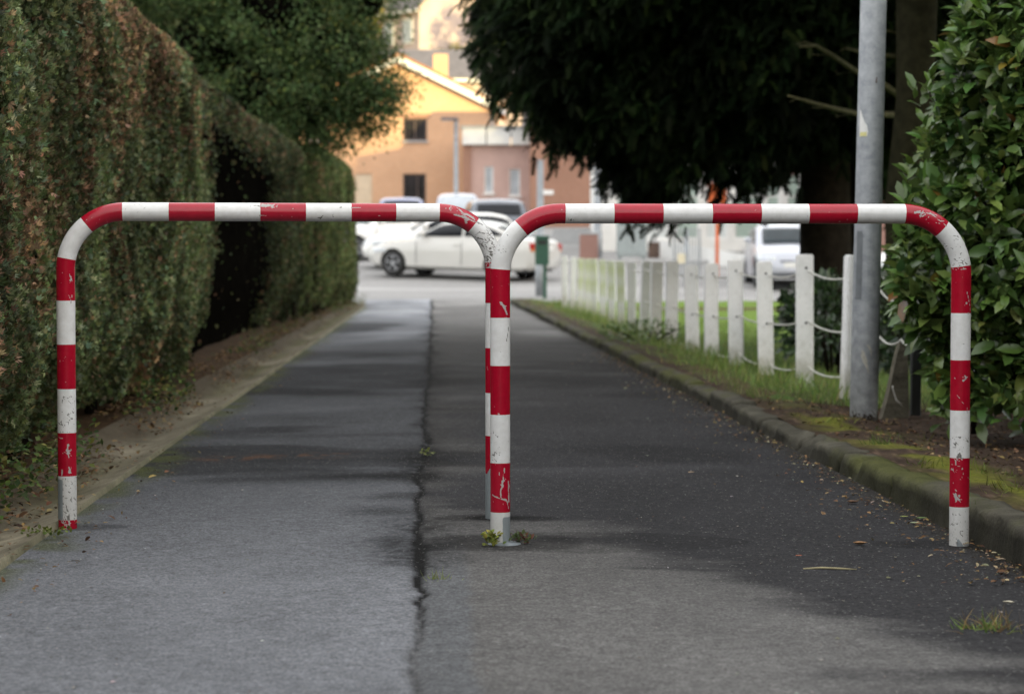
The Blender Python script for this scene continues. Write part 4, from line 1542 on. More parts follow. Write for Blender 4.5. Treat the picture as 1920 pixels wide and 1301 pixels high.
SG = [(.028, .052, .020), (.038, .070, .026), (.022, .042, .018), (.05, .088, .03)]
p = at(1555, 640, 17.0)
shrub('dark leafy shrub behind the two tallest white posts, in front of trunk', (p.x + .05, p.y, .36), (.50, .5, .38), 1300, .09, SG, 91)
p = at(1480, 585, 18.4)
shrub('thin leafy twigs spreading between the nearest white posts', (p.x, p.y - 2.6, p.z - .1), (.22, .25, .10), 170, .07, SG, 92)
p = at(1650, 620, 15)
shrub('dark green bush in the gap between lamp post and laurel', (p.x + .42, p.y + 1.0, .42), (.36, .5, .45), 1000, .085, SG, 93)
p = at(1420, 640, 20)
shrub('small dark bush at the foot of the conifer beside the lawn', (p.x + .75, p.y + .5, .26), (.34, .4, .26), 600, .085, SG, 94)
p = at(1230, 625, 21.3)
shrub('low weeds at the foot of the middle white posts', (p.x - .1, p.y, .13), (.45, .8, .13), 420, .05, [(.07, .11, .03), (.09, .14, .04)], 95)

# ------------------------------------------------------------------ grass


def blades(name, label, x, y, zf, L, cols, seed, lean=.35, wd=.06, cat='grass', kind='stuff', parent=None):
    global rng
    n = len(x)
    P = np.stack([x, y, zf(x, y) - .005], 1)
    D = np.tile([0, 0, 1.0], (n, 1)) + lean * rng.normal(size=(n, 3))
    D[:, 2] = np.abs(D[:, 2])
    N = rdir(n)
    o = cloud(name, P, D, N, L, np.maximum(L * wd, .0022), *T_BLADE, pick(cols, n, .22), M_grass, parent)
    if label:
        tag(o, label, cat, kind=kind)
    return o


rng = np.random.default_rng(101)
GC = [(.14, .215, .045), (.19, .27, .06), (.11, .165, .04), (.26, .26, .10)]
n = 30000
y = 12.2 + 30 * rng.random(n) ** 1.7
d = rng.uniform(.16, 2.6, n)
x = lx(u_kerb(y) + d, y)
w_ = ss(.38, .62, fbm(x * 2.5, y * 1.6, 3) + .25 * np.exp(-((d - .75) / .35) ** 2)) * np.where(d < .40, .30, 1) * (.35 + .65 * ss(.40, .56, fbm(x * 1.6, y * .9, 55)))
k = rng.random(n) < w_
x, y, d = x[k], y[k], d[k]
L = rng.uniform(.035, .10, len(x)) * (1 + .7 * np.exp(-((d - .8) / .3) ** 2))
blades('verge_grass', 'rough grass on the verge around the white posts', x, y, verge_z, L, GC, 1)
n = 2600
y = rng.uniform(6.4, 10.5, n)
d = rng.uniform(.19, .6, n)
x = lx(u_kerb(y) + d, y)
k = rng.random(n) < ss(.46, .64, fbm(x * 4, y * 2.2, 13)) * (.25 + .75 * (y < 8.2))
x, y = x[k], y[k]
blades('moss_grass', 'short moss and grass tufts on top of the near kerb', x, y, verge_z, rng.uniform(.012, .055, len(x)), [(.12, .15, .03), (.16, .19, .035), (.09, .12, .03)], 2, .8, .1)
n = 14000
y = rng.uniform(20, 43, n)
x = rng.uniform(.8, 9, n)
k = (x + .0385 * y - u_kerb(y)) > .9
x, y = x[k], y[k]
blades('lawn_grass', 'bright mown lawn beyond the white posts', x, y, verge_z, rng.uniform(.03, .06, len(x)), [(.14, .22, .035), (.17, .26, .045), (.12, .18, .03)], 3)


def tuft(label, px, py, n_, spread, L, cols, zoff=0.0, lean=.6, leafy=False, name='grass_tuft'):
    global rng
    g = G(px, py, zoff)
    x = g.x + spread * rng.normal(size=n_)
    y = g.y + spread * .7 * rng.normal(size=n_)
    zf = lambda a, b: 0 * a + zoff
    if leafy:
        P = np.stack([x, y, zoff + .005 + L * rng.random(n_)], 1)
        o = cloud(name, P, rdir(n_) + [0, -.2, .6], rdir(n_) * .6 + [0, -.4, .8], rng.uniform(.5, 1, n_) * .02, .011, *T_BROAD, pick(cols, n_, .25), M_grass)
    else:
        o = blades(name, None, x, y, zf, L * rng.uniform(.5, 1.1, n_), cols, 1, lean, .07)
    return tag(o, label, 'weed')


tuft('yellow-green leafy weed hugging the left side of the middle barrier foot', 922, 1026, 90, .012, .038, [(.22, .24, .045), (.15, .19, .035), (.28, .27, .06)], .008, leafy=True, name='weed')
tuft('straggly reddish-green weed right of the middle barrier foot', 975, 1022, 60, .02, .032, [(.09, .12, .04), (.12, .05, .035), (.07, .10, .03)], .008, leafy=True, name='weed')
tuft('small bright grass tuft growing beside the lane joint', 826, 1088, 46, .018, .045, [(.20, .26, .05), (.25, .30, .06)], .006, 1.2)
tuft('spreading green grass tuft in the dark tarmac near the right corner', 1855, 1182, 130, .030, .07, [(.17, .26, .06), (.22, .30, .08), (.24, .18, .08)], .0, 1.3)
tuft('tiny weed sprouting from the lane joint', 803, 858, 24, .02, .03, [(.17, .19, .05), (.12, .15, .04)], .002, 1.0, leafy=True, name='weed')
tuft('upright grass blades between the right barrier foot and kerb', 1823, 1010, 40, .012, .12, [(.10, .16, .04), (.13, .18, .05)], .0, .3)
tuft('small mossy tuft by the left barrier foot and gutter', 90, 1008, 60, .04, .02, [(.09, .12, .02), (.12, .14, .03)], .004, 1.0, leafy=True, name='weed')
tuft('thin weeds growing from the bare soil by the lamp post', 1650, 830, 60, .03, .05, [(.08, .13, .03), (.12, .16, .04)], .15, .8)

# ------------------------------------------------------------------ buildings
def brick_mat(name, c1, c2, mortar, scale=4.2):
    m, nt, b = MAT(name)
    tc = nd(nt, 'ShaderNodeTexCoord')
    sx = nd(nt, 'ShaderNodeSeparateXYZ')
    nt.links.new(tc.outputs['Object'], sx.inputs[0])
    cb = nd(nt, 'ShaderNodeCombineXYZ')
    nt.links.new(math_n(nt, 'ADD', sx.outputs['X'], sx.outputs['Y']), cb.inputs['X'])
    nt.links.new(sx.outputs['Z'], cb.inputs['Y'])
    br = nd(nt, 'ShaderNodeTexBrick')
    br.inputs['Scale'].default_value = scale
    br.inputs['Color1'].default_value = (*c1, 1)
    br.inputs['Color2'].default_value = (*c2, 1)
    br.inputs['Mortar'].default_value = (*mortar, 1)
    br.inputs['Mortar Size'].default_value = .016
    nt.links.new(cb.outputs[0], br.inputs['Vector'])
    n1 = noise_n(nt, tc.outputs['Object'], .7, 5)
    c = mixc(nt, ramp(nt, n1, .3, .7), mixc(nt, 1.0, br.outputs['Color'], (.86, .86, .86), 'MULTIPLY'), br.outputs['Color'])
    nt.links.new(c, b.inputs['Base Color'])
    b.inputs['Roughness'].default_value = .9
    b.inputs['Specular IOR Level'].default_value = .2
    return m


M_brick = brick_mat('orange_brick', (.69, .41, .25), (.63, .365, .215), (.58, .44, .33))
M_brickred = brick_mat('red_brick', (.37, .20, .14), (.32, .165, .115), (.35, .26, .21))
M_brickpink = brick_mat('pinkish_brick', (.36, .20, .165), (.33, .18, .15), (.34, .26, .23), 5)
M_pink = simple('pink_render', (.52, .36, .32), .9, .08, 2)
M_wframe = simple('white_frame', (.78, .78, .77), .5, .05, 4)
M_fascia = simple('white_fascia', (.72, .72, .70), .6, .08, 2)
M_darkglass = simple('dark_glass', (.030, .026, .030), .12, .5, 1.2, spec=.6)
M_dwood = simple('dark_wood', (.09, .062, .055), .6, .2, 3)
M_paleglass = simple('curtained_glass', (.42, .46, .50), .25, .2, 1.5, spec=.6)
M_garage = simple('cream_door', (.62, .50, .36), .7, .08, 3)
M_slate = simple('slate_roof', (.115, .105, .11), .75, .25, 3)
M_tile = simple('clay_tile', (.33, .15, .07), .8, .25, 5)
M_grey = simple('grey_paint', (.34, .36, .37), .55, .1, 5, metal=.2)
M_concr = simple('pale_concrete', (.40, .40, .40), .9, .12, 3)


def wall_holes(mb, x0, x1, z0, z1, holes, y, depth=.14):
    """front wall in the XZ plane at y, facing -y, with rectangular openings and reveals"""
    xs_ = sorted({x0, x1, *[h[0] for h in holes], *[h[1] for h in holes]})
    zs_ = sorted({z0, z1, *[h[2] for h in holes], *[h[3] for h in holes]})
    for a, b in zip(xs_[:-1], xs_[1:]):
        for c, d in zip(zs_[:-1], zs_[1:]):
            mx, mz = (a + b) / 2, (c + d) / 2
            if any(h[0] < mx < h[1] and h[2] < mz < h[3] for h in holes):
                continue
            mb.quad((a, y, c), (b, y, c), (b, y, d), (a, y, d))
    for a, b, c, d in holes:
        yb = y + depth
        mb.quad((a, y, c), (a, yb, c), (a, yb, d), (a, y, d))
        mb.quad((b, y, d), (b, yb, d), (b, yb, c), (b, y, c))
        mb.quad((a, y, d), (a, yb, d), (b, yb, d), (b, y, d))
        mb.quad((a, y, c), (b, y, c), (b, yb, c), (a, yb, c))


def window(parent, a, b, c, d, y, frame_mat, glass_mat, name='window', mull=(), sill=None, fw=.07, trans=()):
    """frame part with a pane sub-part, standing inside the reveal"""
    yf = y + .075
    mb = MB()
    mb.box(((a + b) / 2, yf, d - fw / 2 - .002), (b - a - .004, .06, fw)); mb.box(((a + b) / 2, yf, c + fw / 2 + .002), (b - a - .004, .06, fw))
    mb.box((a + fw / 2 + .002, yf, (c + d) / 2), (fw, .06, d - c - 2 * fw - .006)); mb.box((b - fw / 2 - .002, yf, (c + d) / 2), (fw, .06, d - c - 2 * fw - .006))
    for m in mull:
        xm = a + (b - a) * m
        mb.box((xm, yf, (c + d) / 2), (fw * .8, .05, d - c - 2 * fw - .006))
    for t in trans:
        zm = c + (d - c) * t
        mb.box(((a + b) / 2, yf + .003, zm), (b - a - 2 * fw, .045, fw * .8))
    w = mb.build(name, frame_mat, parent)
    mb = MB()
    mb.box(((a + b) / 2, yf + .02, (c + d) / 2), (b - a - fw, .012, d - c - fw))
    mb.build('pane', glass_mat, w)
    if sill:
        mb = MB(); mb.box(((a + b) / 2, y - .03, c - .045), (b - a + .12, .14, .08)); mb.build('sill', sill, w)
    return w


# ---- brick house with a sunlit gable
HY = 95.0
P0 = lambda px, py: at(px, py, HY)
ap = P0(748, 110); er = P0(948, 208)
half = er.x - ap.x
hx0, hx1 = ap.x - half + .35, er.x - .35
zb = 2.1
ze = er.z + .12
hs = empty('brick_house', (ap.x, HY, 2.6), 'orange brick gabled house with white bargeboard in warm sunlight', 'house')
holes = [(P0(755, 0).x, P0(800, 0).x, P0(0, 264).z, P0(0, 222).z), (P0(755, 0).x, P0(798, 0).x, zb, P0(0, 326).z), (P0(664, 0).x, P0(697, 0).x, zb, P0(0, 326).z), (P0(575, 0).x, P0(612, 0).x, P0(0, 264).z, P0(0, 222).z)]
mb = MB()
wall_holes(mb, hx0, hx1, zb, ze, holes, HY)
mb.quad((hx0, HY, ze), (hx1, HY, ze), (ap.x, HY, ap.z - .12))
BK = HY + 9.5
mb.quad((hx1, BK, zb), (hx0, BK, zb), (hx0, BK, ze), (ap.x, BK, ap.z - .12), (hx1, BK, ze))
mb.quad((hx0, BK, zb), (hx0, HY, zb), (hx0, HY, ze), (hx0, BK, ze))
mb.quad((hx1, HY, zb), (hx1, BK, zb), (hx1, BK, ze), (hx1, HY, ze))
mb.build('wall', M_brick, hs)
h = holes[0]
window(hs, *h, HY, M_dwood, M_darkglass, 'window', (.5,), M_concr)
window(hs, *holes[3], HY, M_dwood, M_darkglass, 'window', (.5,), M_concr)
window(hs, *holes[1], HY, M_dwood, M_darkglass, 'entrance_door', (.62,))
h = holes[2]
mb = MB()
mb.box(((h[0] + h[1]) / 2, HY + .08, (h[2] + h[3]) / 2), (h[1] - h[0] - .01, .05, h[3] - h[2] - .01))
for k in range(5):
    mb.box(((h[0] + h[1]) / 2, HY + .052, h[2] + .25 + k * .45), (h[1] - h[0] - .04, .012, .40))
mb.build('garage_door', M_garage, hs)
# roof slopes, bargeboards, chimney
mb = MB()
for sgn in (-1, 1):
    ex_ = ap.x + sgn * half
    a = Vector((ap.x, HY - .42, ap.z + .10)); b = Vector((ex_, HY - .42, er.z + .10))
    a2 = Vector((ap.x, BK + .3, ap.z + .10)); b2 = Vector((ex_, BK + .3, er.z + .10))
    t = Vector((0, 0, .12))
    vs = [a, b, b2, a2, a + t, b + t, b2 + t, a2 + t]
    mb.add(vs, [(0, 1, 2, 3), (7, 6, 5, 4), (0, 4, 5, 1), (1, 5, 6, 2), (2, 6, 7, 3)])
rf = mb.build('roof', M_tile, hs)
mb = MB()
cb_ = P0(820, 125)
mb.box((cb_.x, HY + 4.5, (P0(0, 104).z + .45 + P0(0, 160).z) / 2), (.66, .66, P0(0, 104).z + .45 - P0(0, 160).z)); ch = mb.build('chimney', M_brick, rf)
mb = MB()
for sgn in (-1, 1):
    ex_ = ap.x + sgn * half
    a = Vector((ap.x, HY - .40, ap.z + .085)); b = Vector((ex_, HY - .40, er.z + .085))
    dn = Vector((0, 0, -.30)); bk = Vector((0, .05, 0))
    vs = [a, b, b + dn, a + dn, a + bk, b + bk, b + dn + bk, a + dn + bk]
    mb.add(vs, [(3, 2, 1, 0), (4, 5, 6, 7), (0, 1, 5, 4), (2, 3, 7, 6), (1, 2, 6, 5)])
mb.build('bargeboard', M_fascia, hs)

mb = MB(); mb.tube([(hx1 - .25, HY - .06, zb), (hx1 - .25, HY - .06, ze - .25), (hx1 - .02, HY - .1, ze)], .05, 8)
mb.build('downpipe', M_grey, hs)
mb = MB()
for h_ in (holes[0], holes[3]):
    mb.box(((h_[0] + h_[1]) / 2, HY - .012, h_[3] + .10), (h_[1] - h_[0] + .3, .03, .18))
mb.build('lintel', M_brickred, hs)

# ---- pale pink annex with flat white fascia
AY = 88.0
A0 = lambda px, py: at(px, py, AY)
an = empty('pink_annex', (A0(930, 0).x, AY, 2.25), 'pale pink flat-roofed building with white fascia and narrow windows', 'house')
ax0, ax1 = A0(882, 0).x, A0(1000, 0).x
az1 = A0(0, 273).z
holes = [(A0(908, 0).x, A0(925, 0).x, A0(0, 362).z, A0(0, 312).z), (A0(955, 0).x, A0(975, 0).x, A0(0, 367).z, A0(0, 317).z)]
mb = MB()
wall_holes(mb, ax0, ax1, 1.9, az1, holes, AY)
mb.quad((ax0, AY + 7, 1.9), (ax0, AY, 1.9), (ax0, AY, az1), (ax0, AY + 7, az1))
mb.quad((ax1, AY, 1.9), (ax1, AY + 7, 1.9), (ax1, AY + 7, az1), (ax1, AY, az1))
mb.build('wall', M_pink, an)
for h in holes:
    window(an, *h, AY, M_wframe, M_paleglass, 'window', (), M_wframe, .05)
mb = MB(); mb.box((A0(875, 0).x, AY + .3, (1.9 + az1) / 2 + .1), (ax0 - A0(868, 0).x, .9, az1 - 1.9 + .2)); mb.build('brick_pier', M_brickred, an)
fz0, fz1 = az1, A0(0, 240).z
fx0, fx1 = A0(866, 0).x, A0(1004, 0).x
mb = MB()
k = 3
for i in range(k):
    a = fx0 + (fx1 - fx0) * i / k; b = fx0 + (fx1 - fx0) * (i + 1) / k
    mb.box(((a + b) / 2, AY + 3.2, (fz0 + fz1) / 2 + .01), (b - a - .05, 7.1, fz1 - fz0 - .02))
mb.build('fascia', M_fascia, an)
mb = MB(); mb.box(((fx0 + fx1) / 2, AY + 3.2, fz1 + .03), (fx1 - fx0 + .1, 7.3, .06)); mb.build('roof', M_grey, an)

# ---- red brick wing to its right
WY = 86.0
W0 = lambda px, py: at(px, py, WY)
wg = empty('brick_wing', (W0(1060, 0).x, WY, 2.2), 'low red brick building with small white wall plate beside the pink annex', 'house')
wx0, wx1, wz1 = W0(994, 0).x, W0(1126, 0).x, 6.2
mb = MB()
mb.quad((wx0, WY, 1.7), (wx1, WY, 1.7), (wx1, WY, wz1), (wx0, WY, wz1))
mb.quad((wx0, WY + 6, 1.7), (wx0, WY, 1.7), (wx0, WY, wz1), (wx0, WY + 6, wz1))
mb.quad((wx1, WY, 1.7), (wx1, WY + 6, 1.7), (wx1, WY + 6, wz1), (wx1, WY, wz1))
mb.build('wall', M_brickred, wg)
mb = MB(); mb.box((W0(1028, 0).x, WY - .02, W0(0, 361).z), (.42, .03, .18)); mb.build('wall_plate', M_wframe, wg)
mb = MB()
rw = [(wx0 - .3, WY - .3, wz1), (wx1 + .3, WY - .3, wz1), (wx1 + .3, WY + 6.3, wz1), (wx0 - .3, WY + 6.3, wz1), (wx0 - .3, WY + 3, wz1 + 2), (wx1 + .3, WY + 3, wz1 + 2)]
mb.add(rw, [(0, 1, 5, 4), (2, 3, 4, 5), (1, 2, 5), (3, 0, 4), (3, 2, 1, 0)])
mb.build('roof', M_slate, wg)

# ---- shop front with white frames and greenish glass
SY = 64.0
S0 = lambda px, py: at(px, py, SY)
shp = empty('glazed_shop', (S0(1330, 0).x, SY, 1.1), 'single-storey shop with tall greenish glass and white frames under the conifer', 'shop')
M_shopglass = simple('greenish_glass', (.40, .50, .45), .18, .35, .45, spec=.7)
M_shopglass2 = simple('bright_glass', (.66, .70, .70), .18, .25, .5, spec=.7)
sx0, sx1 = S0(1128, 0).x, S0(1600, 0).x
zb_, zt_ = S0(0, 452).z, 4.6
holes = []
pxw = [1150, 1196, 1262, 1318, 1372, 1432, 1470, 1508, 1545, 1585]
for a, b in zip(pxw[:-1], pxw[1:]):
    holes.append((S0(a + 6, 0).x, S0(b - 5, 0).x, zb_ + .05, 3.55))
mb = MB()
wall_holes(mb, sx0, sx1, .7, zt_, holes, SY)
mb.quad((sx1, SY, .7), (sx1, SY + 9, .7), (sx1, SY + 9, zt_), (sx1, SY, zt_))
mb.quad((sx0, SY + 9, .7), (sx0, SY, .7), (sx0, SY, zt_), (sx0, SY + 9, zt_))
mb.build('wall', M_fascia, shp)
for i, h in enumerate(holes):
    window(shp, *h, SY, M_wframe, M_shopglass2 if i in (1, 3, 7) else M_shopglass, 'window', (), None, .06, (.62,))
mb = MB(); mb.box(((sx0 + sx1) / 2, SY + 4.2, zt_ + .15), (sx1 - sx0 + .8, 10, .3)); mb.build('roof', M_grey, shp)
for (px, py, w_, h_, c_) in ((1150, 321, .30, .36, (.75, .60, .08)), (1163, 326, .22, .5, (.45, .32, .52)), (1172, 340, .25, .5, (.62, .50, .45)), (1475, 318, .4, .3, (.42, .16, .18))):
    q = S0(px, py)
    mb = MB(); mb.box((q.x, SY - .02, q.z), (w_, .025, h_)); mb.build('poster', simple('poster_print', c_, .7, .35, 5), shp)

# ---- brick house glimpsed to the right of the lamp post
RY = 60.0
q0, q1 = at(1622, 0, RY).x, at(1760, 0, RY).x
rh = empty('terraced_house', (q0 + 1, RY, .9), 'pinkish brick house wall glimpsed between lamp post and laurel', 'house')
mb = MB()
zt2 = at(0, 268, RY).z
holes = [(q0 + 1.25, q0 + 1.9, 2.0, 3.2)]
wall_holes(mb, q0, q1, .5, zt2, holes, RY)
mb.quad((q0, RY + 8, .5), (q0, RY, .5), (q0, RY, zt2), (q0, RY + 8, zt2))
mb.quad((q1, RY, .5), (q1, RY + 8, .5), (q1, RY + 8, zt2), (q1, RY, zt2))
mb.build('wall', M_brickpink, rh)
window(rh, *holes[0], RY, M_wframe, M_paleglass)
mb = MB()
mb.box(((q0 + q1) / 2, RY + 3.9, zt2 + .25), (q1 - q0 + .5, 8.6, .5)); mb.build('fascia', M_fascia, rh)
mb = MB()
rw = [(q0 - .3, RY - .5, zt2 + .5), (q1 + .3, RY - .5, zt2 + .5), (q1 + .3, RY + 8.4, zt2 + .5), (q0 - .3, RY + 8.4, zt2 + .5), (q0 - .3, RY + 4, zt2 + 2.8), (q1 + .3, RY + 4, zt2 + 2.8)]
mb.add(rw, [(0, 1, 5, 4), (2, 3, 4, 5), (1, 2, 5), (3, 0, 4), (3, 2, 1, 0)])
mb.build('roof', M_slate, rh)

# ---- houses up the hillside


def hill_house(label, cx, cy, rz, L, Wd, hw, hr, wallm, roofm, dorm, sky_):
    z0 = float(gz(cx, cy)) - .6
    o = empty('hillside_house', (cx, cy, z0), label, 'house', None, rz)
    mb = MB()
    l, w = L / 2, Wd / 2
    vs = [(-l, -w, 0), (l, -w, 0), (l, w, 0), (-l, w, 0), (-l, -w, hw), (l, -w, hw), (l, w, hw), (-l, w, hw), (-l, 0, hw + hr - .1), (l, 0, hw + hr - .1)]
    mb.add(vs, [(0, 1, 5, 4), (2, 3, 7, 6), (1, 2, 6, 9, 5), (3, 0, 4, 8, 7)])
    mb.build('wall', wallm, o, world=False)
    mb = MB()
    for sg in (-1, 1):
        a = Vector((-l - .3, sg * (w + .4), hw - hr * .4 / w)); b = Vector((l + .3, sg * (w + .4), hw - hr * .4 / w))
        c = Vector((l + .3, 0, hw + hr)); d = Vector((-l - .3, 0, hw + hr)); t = Vector((0, 0, .18))
        mb.add([a, b, c, d, a + t, b + t, c + t, d + t], [(3, 2, 1, 0), (4, 5, 6, 7), (0, 1, 5, 4), (1, 2, 6, 5), (3, 0, 4, 7)])
    rf = mb.build('roof', roofm, o, world=False)
    for x in sky_:
        n_ = Vector((0, -hr, w)).normalized()
        c = Vector((x, -w * .5, hw + hr * .5 + .2))
        ang = math.atan2(hr, w)
        mb = MB(); mb.box(c, (.9, 1.3, .08), rot=Matrix.Rotation(ang, 3, 'X')); mb.build('skylight', M_paleglass, rf, world=False)
    mb = MB(); mb.box((0, -w - .42, hw - hr * .4 / w), (L + .6, .12, .16)); mb.build('gutter', M_fascia, o, world=False)
    for x, z, ww, hh in dorm:
        mb = MB()
        mb.box((x, -w - .01, z), (ww, .06, hh)); wn_ = mb.build('window', M_wframe, o, world=False)
        mb = MB(); mb.box((x, -w - .045, z), (ww - .2, .02, hh - .2)); mb.build('pane', M_paleglass, wn_, world=False)
    return o


M_warm = simple('cream_render', (.62, .46, .30), .9, .08, 1)
M_greyr = simple('grey_pink_render', (.46, .37, .36), .9, .08, 1)
hill_house('grey roofed house up the hill with skylight and sunlit gable', -6.5, 151.5, R(-47), 7.5, 6.6, 3.9, 3.4, M_greyr, M_slate, [(.6, 2.2, 1.0, 1.7), (2.6, 2.2, 1.0, 1.7), (-1.6, 2.2, 1.0, 1.7)], [2.2])
hill_house('low slate-roofed house just behind the chimney of the brick house', -3.0, 121.0, R(4), 8.5, 7.5, 4.0, 1.7, M_greyr, M_slate, [(-1.5, 2.8, 1.2, 1.2), (1.6, 2.8, 1.2, 1.2)], [])

# trees and bushes on the hillside
YG = [(.16, .165, .035), (.20, .19, .045), (.11, .14, .035), (.24, .17, .05)]


def hill_tree(label, cx, cy, r_, hgt, n_, seed, cols):
    global rng
    rng = np.random.default_rng(seed)
    z0 = float(gz(cx, cy))
    o = empty('hillside_tree', (cx, cy, z0), label, 'tree', 'trees on the sunny hillside')
    mb = MB()
    mb.tube([(cx, cy, z0 - .3), (cx, cy, z0 + hgt * .5), (cx + .1, cy, z0 + hgt * .85)], [.22, .15, .05], 8)
    mb.build('trunk', M_bark, o)
    pp = []
    for _ in range(int(n_ / 40)):
        c_ = np.array((cx, cy, z0 + hgt * .62)) + norm(rng.normal(size=3)[None])[0] * np.array((r_, r_, hgt * .38)) * rng.random() ** .3
        pp.append(c_ + rng.normal(size=(40, 3)) * .28)
    p = np.concatenate(pp)
    m = len(p)
    cloud('crown', p, rdir(m), rdir(m) + [0, -.2, .6], rng.uniform(.14, .3, m), .14, *T_DIAM, pick(cols, m, .3), M_leaf, o)


GG = [(.05, .08, .03), (.07, .10, .03), (.04, .065, .025)]
for i, (cx, cy, r_, h_, cl, lab) in enumerate([
        (-10.6, 146, 1.9, 6.5, YG, 'yellow-green autumn tree left of the hilltop house'),
        (-7.6, 159, 2.6, 9.0, YG, 'yellowing tree rising behind the hilltop house roof'),
        (-12.5, 152, 2.6, 8, YG, 'golden tree farther left of the hilltop house'),
        (-6.2, 131, 1.3, 3.2, GG, 'small dark green tree behind the low slate roof'),
        (-3.6, 133, 1.6, 3.6, YG, 'small yellowish tree behind the low slate roof, to its right'),
        (-.5, 128, 1.8, 6.0, GG, 'green tree right of the low slate-roofed house'),
        (2.5, 140, 2.6, 8.0, YG, 'tall yellowing tree on the slope right of the houses'),
        (-14, 118, 2.6, 8.0, GG, 'green tree on the slope left of the brick house')]):
    hill_tree(lab, cx, cy, r_, h_, 3600, 200 + i, cl)

# wood added on the unseen ridge behind the camera, blocks the low sun
rng = np.random.default_rng(301)
n = 9000
x = rng.uniform(-170, 190, n); y = -120 - 60 * rng.random(n)
P = np.stack([x, y, gz(x, y) + rng.random(n) * 3.0 - 1], 1)
tag(cloud('shade_wood', P, rdir(n) + [0, .6, .5], rdir(n), rng.uniform(2, 3.6, n), 2.0, *T_DIAM, pick(GG, n), M_leaf), 'unseen wood added on the ridge that shades the lane', 'wood', kind='stuff')

# ------------------------------------------------------------------ cars
def paint(name, col, rough=.25, metal=0.0):
    m = simple(name, col, rough, .03, 2, metal=metal, spec=.5, coat=.6)
    return m


M_cglass = simple('car_glass', (.012, .014, .018), .08, .2, 2, spec=.25)
M_cglassb = simple('windscreen_glass', (.022, .032, .038), .08, .3, 3, spec=.16)
M_tyre = simple('tyre_rubber', (.018, .018, .018), .85, .2, 20)
M_rim = simple('alloy', (.34, .35, .37), .35, .15, 20, metal=.7)
M_black = simple('black_plastic', (.015, .015, .016), .55, .2, 10)
M_lens = simple('headlamp_lens', (.66, .70, .74), .08, .12, 25, spec=.9)
M_red = simple('tail_lens', (.38, .02, .015), .15, .15, 20, spec=.8)
M_amber = simple('amber_lens', (.70, .25, .08), .15, .15, 20, spec=.8)
M_plate = simple('number_plate', (.72, .72, .70), .5, .05, 10)


def smooth_interp(x, pts):
    xs_ = np.array([p[0] for p in pts]); zs_ = np.array([p[1] for p in pts])
    o = np.argsort(xs_)
    xs_, zs_ = xs_[o], zs_[o]
    d = .07
    return sum(np.interp(x + k * d / 2, xs_, zs_) for k in (-2, -1, 0, 1, 2)) / 5


